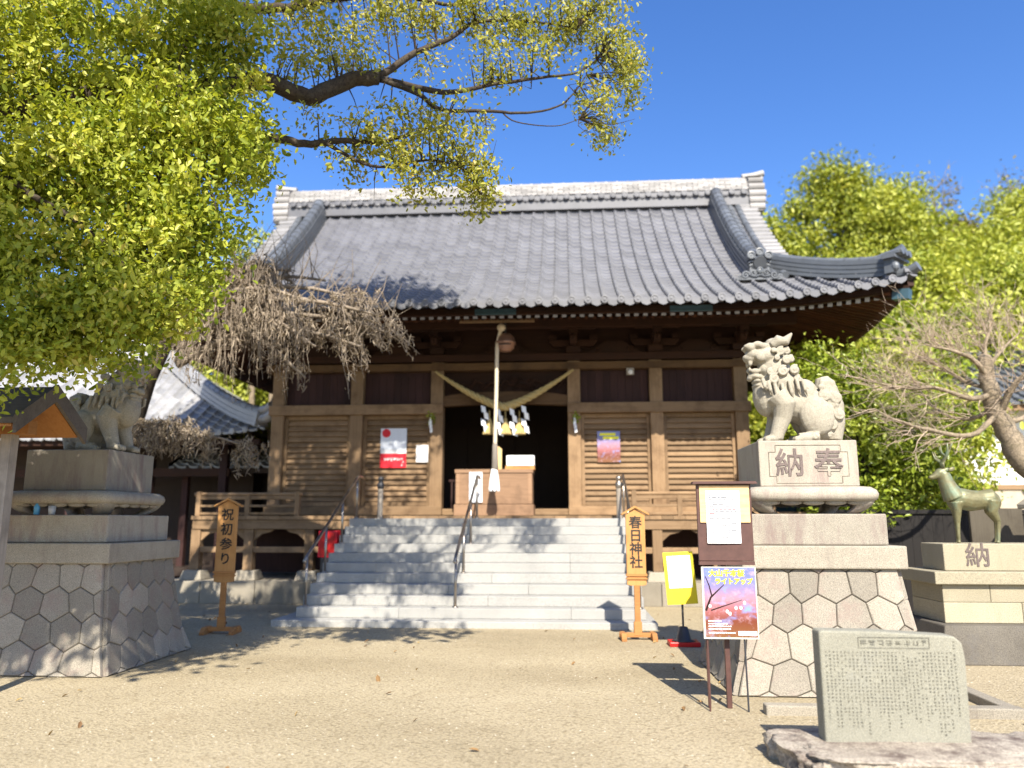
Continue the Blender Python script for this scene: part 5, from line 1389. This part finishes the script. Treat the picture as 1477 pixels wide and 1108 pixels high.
MB.DXS = -.09
mb = MB()
for a, b in ((1.75, 2.5), (2.505, 3.2), (3.205, 3.86)): mb.box(a, b, 7.0, 7.13, -.05, .075 + random.uniform(0, .01))
for a, b in ((7.135, 8.0), (8.005, 8.9), (8.905, 9.8)): mb.box(3.73, 3.86, a, b, -.05, .075 + random.uniform(0, .01))
solo('stone_kerb', mb, M_granite_old, 'low weathered stone kerb on the gravel around the right lion pedestal', 'kerb', (2.8, 7.06, 0), bev=.012)
MB.DXS = 0.0

# ================================================================== THE GREEN TREE (left)
CAMPHOR = thing('camphor_tree', 'big yellow-green leafy tree reaching in from the left over the forecourt', 'tree', (-8.6, 6.4, 0))
def A(u, v, Y): return at(u, v, Y)
wood = MB()
TK = [(-8.6, 6.4, -.1), (-8.5, 6.45, .8), (-8.3, 6.6, 2.4), (-8.0, 6.8, 4.2), (-7.4, 7.0, 5.4)]
trunk = MB(); trunk.tube(TK + [(-7.0, 7.3, 7.4), (-6.4, 8.2, 9.6), (-5.8, 9, 11.2)], [.55, .44, .38, .34, .28, .20, .13, .05], 16)
part('trunk', trunk, M_bark, CAMPHOR, smooth=True)
LW = 1.0
def limb(mb, pts, r0, r1, n=8):
    """smooth a polyline and lay a slightly crooked tapering tube on it"""
    r0 *= LW; P = [Vector(p) for p in pts]; out = []
    for i in range(len(P) - 1):
        a, b = P[i], P[i + 1]; t0 = (P[i + 1] - P[max(i - 1, 0)]) * .5; t1 = (P[min(i + 2, len(P) - 1)] - P[i]) * .5
        for k in range(5):
            t = k / 5; h = (2 * t ** 3 - 3 * t * t + 1) * a + (t ** 3 - 2 * t * t + t) * t0 + (-2 * t ** 3 + 3 * t * t) * b + (t ** 3 - t * t) * t1
            out.append(h + Vector((random.uniform(-1, 1), random.uniform(-1, 1), random.uniform(-1, 1))) * r0 * .12)
    out.append(P[-1]); k = len(out)
    mb.tube(out, [r0 + (r1 - r0) * i / (k - 1) for i in range(k)], n); return out
L_ = []; LW = .70
L_.append(limb(wood, [TK[4], A(60, 150, 7.1), A(200, 132, 7.3), A(320, 125, 7.5), A(385, 118, 7.6), A(445, 140, 7.8), A(500, 118, 8.0), A(545, 112, 8.1)], .17, .085, 10))
L_.append(limb(wood, [A(545, 112, 8.1), A(600, 76, 8.3), A(650, 55, 8.5), A(686, 33, 8.6), A(760, 30, 8.7), A(830, 42, 8.8)], .065, .008))
L_.append(limb(wood, [A(543, 113, 8.1), A(600, 126, 8.2), A(650, 133, 8.3), A(710, 122, 8.5), A(780, 112, 8.7), A(835, 104, 8.8), A(872, 76, 8.9)], .062, .006))
L_.append(limb(wood, [A(548, 114, 8.1), A(602, 135, 8.1), A(636, 158, 8.2), A(700, 160, 8.4), A(760, 163, 8.6), A(812, 150, 8.7), A(846, 108, 8.8)], .050, .006))
L_.append(limb(wood, [TK[3], A(120, 220, 6.9), A(300, 196, 7.3), A(385, 198, 7.5), A(440, 208, 7.7), A(490, 203, 7.8), A(545, 205, 8.0), A(605, 189, 8.1), A(640, 182, 8.1)], .11, .008))
L_.append(limb(wood, [A(470, 207, 7.75), A(520, 234, 7.8), A(560, 241, 7.9), A(620, 231, 8.0), A(668, 245, 8.0), A(692, 280, 8.0)], .032, .005))
L_.append(limb(wood, [TK[4], A(40, -30, 7.4), A(180, -20, 7.6), A(320, 8, 7.9), A(400, 12, 8.1), A(470, 0, 8.3), A(560, -8, 8.5), A(640, 6, 8.7), A(700, 0, 8.9)], .14, .012))
L_.append(limb(wood, [A(724, 162, 8.5), A(745, 176, 8.5), A(800, 182, 8.6), A(835, 172, 8.7)], .016, .004, 6))
L_.append(limb(wood, [A(320, 8, 7.9), A(270, 60, 7.4), A(255, 150, 7.0), A(230, 250, 6.8), A(220, 340, 6.7), A(190, 430, 6.6)], .05, .01))
L_.append(limb(wood, [TK[3], A(-40, 260, 6.6), A(60, 290, 6.5), A(150, 350, 6.5), A(210, 420, 6.6)], .07, .01))
L_.append(limb(wood, [A(200, 132, 7.3), A(260, 180, 7.0), A(300, 260, 6.9), A(320, 340, 6.9)], .05, .008))
L_.append(limb(wood, [TK[4], (-6.5, 5.2, 6.4), (-6.0, 3.6, 6.8), (-5.6, 2.4, 6.4)], .14, .03))
L_.append(limb(wood, [(-6.4, 8.2, 9.6), (-4.5, 8.8, 10.4), (-2.8, 9.3, 10.8)], .12, .02))
limb(wood, [TK[4], (-5.6, 6.0, 7.0), (-3.6, 5.0, 7.2), (-1.3, 4.5, 6.5)], .12, .015)
part('limbs', wood, M_bark, CAMPHOR, smooth=True); LW = 1.0
pxm = lambda Y: FPX / (Y * 1.04)
# leafy sprays on the right-hand limbs: (u, v, Y, half width px, half height px, clumps)
SPR = [(445, 45, 8.0, 70, 55, 26), (500, 75, 8.0, 60, 50, 20), (560, 22, 8.3, 85, 30, 30), (640, 18, 8.5, 75, 24, 26), (720, 22, 8.7, 80, 30, 32), (800, 28, 8.8, 70, 36, 40), (858, 20, 8.9, 55, 30, 26), (880, 70, 8.9, 36, 40, 26), (900, 110, 8.9, 24, 42, 22), (872, 165, 8.8, 34, 36, 20), (850, 120, 8.8, 30, 30, 9),
       (700, 85, 8.5, 38, 26, 12), (740, 95, 8.5, 30, 24, 8), (780, 78, 8.6, 26, 26, 8), (585, 165, 8.1, 40, 22, 11), (640, 150, 8.1, 50, 26, 16), (680, 165, 8.2, 30, 22, 9), (560, 205, 8.0, 60, 24, 18), (640, 205, 8.0, 60, 36, 30), (680, 240, 8.0, 38, 36, 24), (692, 282, 8.0, 20, 22, 12), (600, 245, 7.9, 60, 22, 16), (590, 270, 7.9, 22, 18, 6), (500, 195, 7.9, 40, 34, 10), (460, 165, 7.8, 40, 40, 9), (540, 150, 8.0, 40, 20, 8), (420, 95, 7.7, 30, 50, 12), (620, 95, 8.3, 40, 20, 6), (505, 235, 7.8, 26, 18, 5)]
tw = MB(); PP = []; TT = []; NN = []
flat = [p for l in L_ for p in l]
for (u, v, Y, hw, hh, nc) in SPR:
    c = A(u, v, Y); k = 1 / pxm(Y)
    for i in range(max(2, int(nc * (.40 if 100 < v < 175 and u < 760 else .72)))):
        while True:
            a, b, d = random.uniform(-1, 1), random.uniform(-1, 1), random.uniform(-1, 1)
            if a * a + b * b + d * d < 1: break
        e = c + Vector((a * hw * k, d * .5, b * hh * k))
        q = min(flat, key=lambda p: (p - e).length_squared + (0 if p.x < e.x + .1 else .3)); 
        m = q.lerp(e, .55) + Vector((0, 0, .08 * random.random())); tw.tube([q, m, e], [.010, .006, .002], 4)
        n_ = random.randint(34, 66); pts = np.array(e) + RNG.normal(size=(n_, 3)) * np.array([.095, .10, .085]) + np.array([0, 0, -.04])
        PP.append(pts); TT.append(np.clip(RNG.normal(.5 + .15 * b, .2, n_), 0, 1)); nn = pts - np.array(e); NN.append(nn / (np.linalg.norm(nn, axis=1)[:, None] + 1e-6) * .6)
    for i in range(max(3, nc // 4)):    # long bare twiglets
        e = c + Vector((random.uniform(-1.3, 1.3) * hw * k, random.uniform(-.4, .4), random.uniform(-1.2, 1.2) * hh * k))
        q = min(flat, key=lambda p: (p - e).length_squared); m = q.lerp(e, .5) + Vector((random.uniform(-.1, .1), 0, random.uniform(-.1, .1))); tw.tube([q, m, e], [.008, .005, .002], 4)
part('twigs', tw, M_bark, CAMPHOR)
ob = link('spray_leaves', leaf_mesh('spray_leaves', np.concatenate(PP) - np.array(CAMPHOR.location), .050, M_leaf_tip, np.concatenate(NN), .52, np.concatenate(TT), droop=.5), CAMPHOR)
ob['kind'] = 'stuff'
# main crown: the part in view and the part above and beside the frame
PP = []; TT = []; NN = []
for (u, v, Y, rx, ry, rz, nc) in ((150, 90, 7.2, 1.5, .9, .95, 95), (300, 60, 7.5, .75, .6, .75, 42), (90, 250, 6.8, 1.4, .9, .8, 85), (255, 230, 6.9, .95, .6, .80, 66), (60, 400, 6.5, 1.0, .7, .70, 62), (215, 370, 6.7, .80, .55, .62, 52), (150, 455, 6.5, .72, .5, .42, 34), (330, 190, 7.2, .38, .4, .75, 26), (285, 330, 6.9, .36, .4, .5, 16), (70, 500, 6.4, .6, .4, .32, 20), (-60, 300, 6.5, .9, .9, 1.6, 55), (0, 60, 7.0, 1.0, .8, 1.2, 45), (-60, 520, 6.2, .5, .5, .4, 14)):
    P, T, N_ = clumps(A(u, v, Y), (rx, ry, rz), int(nc * .88), 150, .25, .30, .9); PP.append(P); TT.append(T); NN.append(N_)
ob = link('crown', leaf_mesh('crown', np.concatenate(PP) - np.array(CAMPHOR.location), .060, M_leaf, np.concatenate(NN), .52, np.concatenate(TT), droop=.5), CAMPHOR)
ob['kind'] = 'stuff'
PP = []; TT = []; NN = []
for (c, r3, nc, cr) in (((-5.6, 10.1, 11.5), (5.0, 2.2, 1.6), 230, .60), ((-7.4, 4.2, 6.6), (2.6, 2.6, 1.5), 100, .55), ((-5.0, 2.5, 6.6), (2.1, .95, .8), 150, .5), ((-3.4, 9.6, 11.9), (2.9, .9, .8), 120, .5), ((-9.2, 7.0, 8.5), (3.2, 3.0, 3.0), 110, .7), ((-4.3, 8.5, 9.9), (2.7, 1.3, .8), 62, .38), ((-2.6, 5.6, 8.3), (2.3, 1.1, .7), 52, .36), ((-1.3, 4.5, 6.5), (1.1, .5, .4), 18, .4)):
    P, T, N_ = clumps(c, r3, nc, 60, cr, .2); PP.append(P); TT.append(T); NN.append(N_)
ob = link('upper_crown', leaf_mesh('upper_crown', np.concatenate(PP) - np.array(CAMPHOR.location), .15, M_leaf, np.concatenate(NN), .55, np.concatenate(TT)), CAMPHOR)
ob['kind'] = 'stuff'

# ================================================================== WEEPING BARE TREE
WT = thing('weeping_tree', 'brown leafless weeping tree hanging its strands before the hall eave', 'tree', (-7.0, 12.6, 0))
mb = MB(); mb.tube([(-7.7, 12.6, -.1), (-7.7, 12.6, 1.2), (-7.5, 12.5, 2.6), (-7.1, 12.4, 4.0), (-6.6, 12.3, 5.0)], [.26, .20, .18, .16, .12], 12)
part('trunk', mb, M_bark, WT, smooth=True)
tips = [(545, 455, 11.7), (510, 430, 12.2), (470, 405, 12.6), (420, 390, 12.4), (380, 380, 11.9), (520, 500, 11.6), (455, 500, 11.5), (400, 470, 11.6), (345, 440, 12.0), (300, 470, 12.0), (480, 440, 11.9), (560, 480, 11.9), (430, 430, 11.4), (370, 420, 12.8), (350, 500, 12.0), (440, 545, 11.6)]
mb = MB(); st_pts = []
for (u, v, Y) in tips:
    e = A(u, v, Y); o = Vector((-6.55, 12.35, random.uniform(4.2, 5.0))); m1 = o.lerp(e, .35) + Vector((0, 0, .45)); m2 = o.lerp(e, .7) + Vector((0, 0, .35))
    l = limb(mb, [o, m1, m2, e], .07, .018, 7); st_pts += l[6:]
low_pts = []
for (u, v, Y) in ((230, 628, 11.9), (300, 634, 12.0), (355, 645, 12.0)):
    e = A(u, v, Y); o = Vector((-7.4, 12.5, 2.9)); low_pts += limb(mb, [o, o.lerp(e, .4) + Vector((0, 0, .2)), o.lerp(e, .75) + Vector((0, 0, .15)), e], .04, .012, 6)[5:]
up = MB()
for i in range(150):      # thin upright twigs over the eave
    o = random.choice(st_pts); e = o + Vector((random.uniform(-.35, .6), random.uniform(-.3, .3), random.uniform(.25, .95)))
    up.tube([o, o.lerp(e, .5) + Vector((random.uniform(-.1, .1), 0, .06)), e], [.009, .006, .0025], 4)
part('limbs', mb, M_twig, WT, smooth=True)
part('upright_twigs', up, M_twig, WT)
mb = MB(); DP = []; DD = []
CL = [(random.choice(st_pts), random.uniform(.35, 1.55), random.uniform(-.5, 1.1), random.uniform(.15, .65)) for _ in range(52)] + [(random.choice(low_pts), random.uniform(.25, .5), random.uniform(-.5, .8), .3) for _ in range(16)]
for i in range(640):
    o, L, a0, fl = random.choice(CL); a0 = max(-1.2, min(.7, (o.x + 5.7) * .35 + a0 * .6)); L *= 1.0 if o.x < -4.2 else .75; o = o + Vector((random.gauss(0, .14), random.gauss(0, .14), random.gauss(0, .07))); L *= random.uniform(.7, 1.05)
    if o.x > -4.0: L *= .8
    pts = [o]; a = a0 + random.uniform(-.2, .2)
    for k in range(1, 7):
        t = k / 6; pts.append(o + Vector((fl * a * t + .03 * random.uniform(-1, 1), random.uniform(-.5, .3) * fl * t, .10 * sin(t * pi) - L * t ** 1.5)))
    if min(p.z for p in pts) < (2.3 if o.z < 3.4 else 2.75 + random.choice((-.5, 0, 0, .3))): continue
    mb.tube(pts, [.010, .009, .008, .007, .006, .005, .003], 4, cap=False)
    for k in range(1, 7):
        for j in range(3):
            DP.append(pts[k - 1].lerp(pts[k], random.random()) + Vector((random.uniform(-1, 1), random.uniform(-1, 1), random.uniform(-1, 1))) * .045)
part('hanging_strands', mb, M_twig, WT).__setitem__('kind', 'stuff')
ob = link('dry_sprays', leaf_mesh('dry_sprays', np.array([tuple(p) for p in DP]) - np.array(WT.location), 0.10, M_dry, None, .11, droop=1.3), WT); ob['kind'] = 'stuff'

# ================================================================== BARE TREE (right)
BT = thing('bare_tree', 'leafless pale-barked tree with tangled twigs behind the deer', 'tree', (7.9, 12.9, 0))
def q13(u, v, Y=13.0): return A(u, v, Y)
mb = MB()
trunk_pts = [(8.1, 12.9, -.1), (8.0, 12.95, 1.0), (7.85, 13.0, 1.9), q13(1470, 660), q13(1450, 615), q13(1432, 585), q13(1425, 545), q13(1420, 515)]
limb(mb, trunk_pts, .24, .10, 12); part('trunk', mb, M_bark_pale, BT, smooth=True)
mb = MB(); nodes = []
lim = [([q13(1425, 545), q13(1405, 520, 12.8), q13(1385, 510, 12.6), q13(1362, 503, 12.5), q13(1345, 500, 12.4)], .05), ([q13(1428, 570), q13(1400, 575, 12.5), q13(1350, 560, 12.2), q13(1300, 560, 12.0), q13(1250, 548, 11.9)], .05), ([q13(1436, 600), q13(1400, 628, 12.5), q13(1340, 620, 12.3), q13(1290, 605, 12.0), q13(1262, 590, 12.0)], .05),
       ([q13(1422, 525), q13(1420, 500), q13(1426, 482), q13(1433, 465)], .05), ([q13(1440, 600), q13(1460, 560, 12.7), q13(1482, 535, 12.5), q13(1505, 505, 12.5)], .07), ([q13(1445, 610), q13(1480, 600, 13.3), q13(1520, 560, 13.4)], .06), ([q13(1425, 530), q13(1445, 505, 13.3), q13(1470, 480, 13.6)], .04), ([q13(1430, 590), q13(1395, 605, 13.3), q13(1350, 590, 13.6), q13(1310, 540, 13.7)], .04), ([q13(1428, 560), q13(1390, 550, 13.2), q13(1360, 530, 13.3), q13(1330, 520, 13.4)], .04)]
for pts, r in lim: nodes += limb(mb, pts, r, .010, 7)[3:]
part('limbs', mb, M_bark_pale, BT, smooth=True)
mb = MB()
def twig(o, d, L, r, depth):
    pts = [o]; p = o.copy(); d = d.copy()
    for k in range(4):
        d = (d + Vector((random.uniform(-1, 1), random.uniform(-1, 1), random.uniform(-.7, .8))) * .32).normalized(); p = p + d * L / 4; pts.append(p.copy())
    mb.tube(pts, [r, r * .85, r * .7, r * .55, r * .35], 4, cap=False)
    if depth > 0:
        for j in range(3):
            k = random.randint(1, 4); dd = (d + Vector((random.uniform(-1, 1), random.uniform(-1, 1), random.uniform(-.6, .8)))).normalized(); twig(pts[k], dd, L * .6, r * .6, depth - 1)
for i in range(190):
    o = random.choice(nodes); d = (o - Vector((7.6, 13.0, 3.4)) + Vector((random.uniform(-.6, .6), random.uniform(-.8, .8), random.uniform(-.6, .8)))).normalized()
    twig(o, d, random.uniform(.35, .8), .008, 2)
part('twigs', mb, M_twig_pink, BT).__setitem__('kind', 'stuff')

# ================================================================== BUSHES AND THE WOODED HILL
def leafy(name, label, cat, base, blobs, size, mat, group=None, per=70, cr=.4, trunk_r=.10, bark=None, shell=.5, asp=.5):
    base = Vector(base); t = thing(name, label, cat, base, 0, group)
    PP = []; TT = []; NN = []
    for c, r3, nc in blobs:
        P, T, N_ = clumps(c, r3, nc, per, cr, shell); PP.append(P); TT.append(T); NN.append(N_)
    P = np.concatenate(PP); keep = P[:, 2] > base.z + .05
    ob = link('crown', leaf_mesh('crown', P[keep] - np.array(base), size, mat, np.concatenate(NN)[keep], asp, np.concatenate(TT)[keep]), t)
    mb = MB(); top = Vector(blobs[0][0])
    mb.tube([base, base.lerp(top, .5) + Vector((.1, 0, 0)), top], [trunk_r, trunk_r * .7, trunk_r * .3], 8)
    for c, r3, nc in blobs:
        for k in range(5):
            e = Vector(c) + Vector((random.uniform(-.7, .7) * r3[0], random.uniform(-.7, .7) * r3[1], random.uniform(-.5, .6) * r3[2])); o = base.lerp(top, random.uniform(.4, .9))
            mb.tube([o, o.lerp(e, .5) + Vector((0, 0, .1)), e], [trunk_r * .35, trunk_r * .22, trunk_r * .08], 5)
    part('trunk', mb, bark or M_bark, t, smooth=True)
    return t
leafy('evergreen_bush', 'glossy dark-leaved evergreen behind the right lion and the deer', 'bush', (5.7, 14.9, 0), [((5.7, 15.0, 3.0), (1.25, .8, 1.4), 90), ((6.6, 15.0, 2.5), (1.0, .7, .9), 60), ((5.1, 15.2, 4.4), (.9, .7, .9), 46), ((7.2, 15.2, 3.6), (.8, .6, .7), 24), ((5.3, 14.8, 1.9), (.7, .6, .6), 30)], .10, M_leaf_bush, per=80, cr=.36, asp=.42)
leafy('bright_shrub', 'sunny yellow-green shrub under the right eave corner', 'bush', (7.2, 18.2, 0), [((7.2, 18.2, 4.0), (1.7, 1.2, 1.9), 110), ((8.8, 18.6, 3.6), (1.5, 1.0, 1.5), 70), ((6.6, 18.6, 5.6), (1.0, .9, .9), 40)], .13, M_leaf_hill, per=70, cr=.45)
# wooded hill: each tree a thing of its own
def hill_tree(name, label, x, y, top, w, mat, group='trees on the hill behind the shrine', base=None, cr=.70, size=.17, den=1.25, per=105):
    z0 = hill_h(x, y) - .15 if base is None else base; h = top - z0
    bl = [((x, y, z0 + h * .68), (w * .8, w * .7, h * .30), int(120 * den)), ((x - w * .45, y - .3, z0 + h * .45), (w * .62, w * .6, h * .26), int(70 * den)), ((x + w * .5, y + .2, z0 + h * .48), (w * .6, w * .6, h * .28), int(70 * den)), ((x + random.uniform(-.3, .3) * w, y - .5, z0 + h * .25), (w * .75, w * .6, h * .24), int(70 * den)), ((x + random.uniform(-.35, .35) * w, y, z0 + h * .90), (w * .34, w * .34, h * .11), int(26 * den))]
    return leafy(name, label, 'tree', (x, y, z0), bl, size, mat, group, per, cr, .22)
HT = [('hill_tree', 'yellow-green tree filling the skyline between the dark tree and the pointed tree', 13.7, 34.5, 16.3, 3.0, M_leaf_hill),
      ('hill_tree', 'low rounded green tree forming the dip in the hill skyline', 18.3, 35.5, 15.0, 3.2, M_leaf_dark),
      ('hill_tree', 'tall dark green tree rising just right of the roof ridge end', 11.6, 33, 17.6, 3.0, M_leaf_dark),
      ('hill_tree', 'bright yellow-green tree above the right corner ridge of the roof', 13.6, 31, 15.2, 3.2, M_leaf_hill),
      ('hill_tree', 'green tree with a pointed top near the middle of the hillside skyline', 15.6, 35, 17.3, 2.6, M_leaf_dark),
      ('hill_tree', 'broad yellow-green tree below the dip in the hill skyline', 17.4, 32, 13.9, 3.2, M_leaf_hill),
      ('hill_tree', 'yellow-green hillside tree at the right edge of the photo', 21.0, 34, 16.2, 3.3, M_leaf_hill),
      ('hill_tree', 'olive hillside tree peeping over the skyline near the right edge', 19.2, 37, 16.0, 2.6, M_leaf_brown),
      ('hill_tree', 'sunny tree low on the slope beside the upturned eave corner', 11.2, 25.5, 10.2, 2.7, M_leaf_hill),
      ('hill_tree', 'green slope tree above the storehouse roof', 15.2, 27, 11.0, 3.0, M_leaf_hill),
      ('hill_tree', 'dense green slope tree between eave corner and bare tree', 9.4, 22.0, 7.4, 2.2, M_leaf_bush),
      ('hill_tree', 'dark green slope tree rising behind the bare tree', 19.2, 28, 11.6, 3.2, M_leaf_dark),
      ('hill_tree', 'green tree hidden mostly by the shrine roof gable', 8.8, 30, 13.6, 2.8, M_leaf_dark),
      ('hill_tree', 'pale yellow-green tree in the gap above the evergreen bush', 12.6, 23.5, 8.0, 2.3, M_leaf_hill)]
for nm, lb, x, y, tp, w, m in HT: hill_tree(nm, lb, x, y, tp, w, m)
# thin bare treetops against the sky
for (u, v, Y, lb) in ((1345, 300, 35, 'wispy reddish treetop standing in the dip of the skyline'), (1460, 292, 36, 'wispy bare treetop at the right end of the skyline')):
    e = A(u, v - 22, Y); t = thing('wispy_tree', lb, 'tree', (e.x, e.y, hill_h(e.x, e.y) - .15), 0)
    mb = MB(); b0 = Vector(t.location); limb(mb, [b0, b0.lerp(e, .5) + Vector((.3, 0, 0)), e], .14, .02, 6); part('trunk', mb, M_twig, t)
    mb = MB(); pts = []
    for i in range(70):
        o = b0.lerp(e, random.uniform(.72, 1.0)); d = Vector((random.uniform(-1, 1), random.uniform(-1, 1), random.uniform(.1, 1))).normalized(); twig(o, d, random.uniform(.6, 1.4), .016, 1); pts.append(o + d)
    part('twigs', mb, M_twig, t)
    cen = np.array([tuple(p) for p in pts]).repeat(8, 0) + RNG.normal(size=(len(pts) * 8, 3)) * .22
    link('crown', leaf_mesh('crown', cen - np.array(b0), .15, M_leaf_brown), t)
# trees behind the left halls
LT = [('olive brown bare-looking tree behind the left end of the roof', -11.5, 30, 11.4, 2.8, M_leaf_brown), ('green tree behind the side hall roof', -11.0, 26.5, 8.0, 2.4, M_leaf_hill), ('leafy tree in the gap between the two halls', -8.6, 27.0, 6.8, 1.8, M_leaf_hill), ('tall green tree far left behind the big leafy crown', -17.5, 30, 12.5, 3.6, M_leaf_dark), ('broad tree behind the side hall at far left', -21, 24, 9.5, 3.4, M_leaf_dark), ('dark tree glimpsed between roof and side hall', -14.2, 29, 9.5, 2.8, M_leaf_dark)]
for lb, x, y, tp, w, m in LT: hill_tree('woodland_tree', lb, x, y, tp, w, m, 'trees behind the left halls', base=-.05, den=.8)
for u, lb in ((362, 'pale slender trunk seen left in the gap between the halls'), (390, 'pale slender trunk seen beside the hall corner post')):
    b = A(u, 640, 24.5); e = A(u + 4, 470, 24.5); t = thing('slender_tree', lb, 'tree', (b.x, b.y, 0), 0, 'slender trunks between the halls')
    mb = MB(); limb(mb, [(b.x, b.y, -.1), b, e, e + Vector((.2, 0, 2))], .13, .06, 8); part('trunk', mb, M_bark_pale, t, smooth=True)
    P, T, N_ = clumps(e + Vector((.2, 0, 2.4)), (1.1, 1.0, .9), 22, 50, .45); link('crown', leaf_mesh('crown', P - np.array(t.location), .15, M_leaf_hill, N_, .5, T), t)
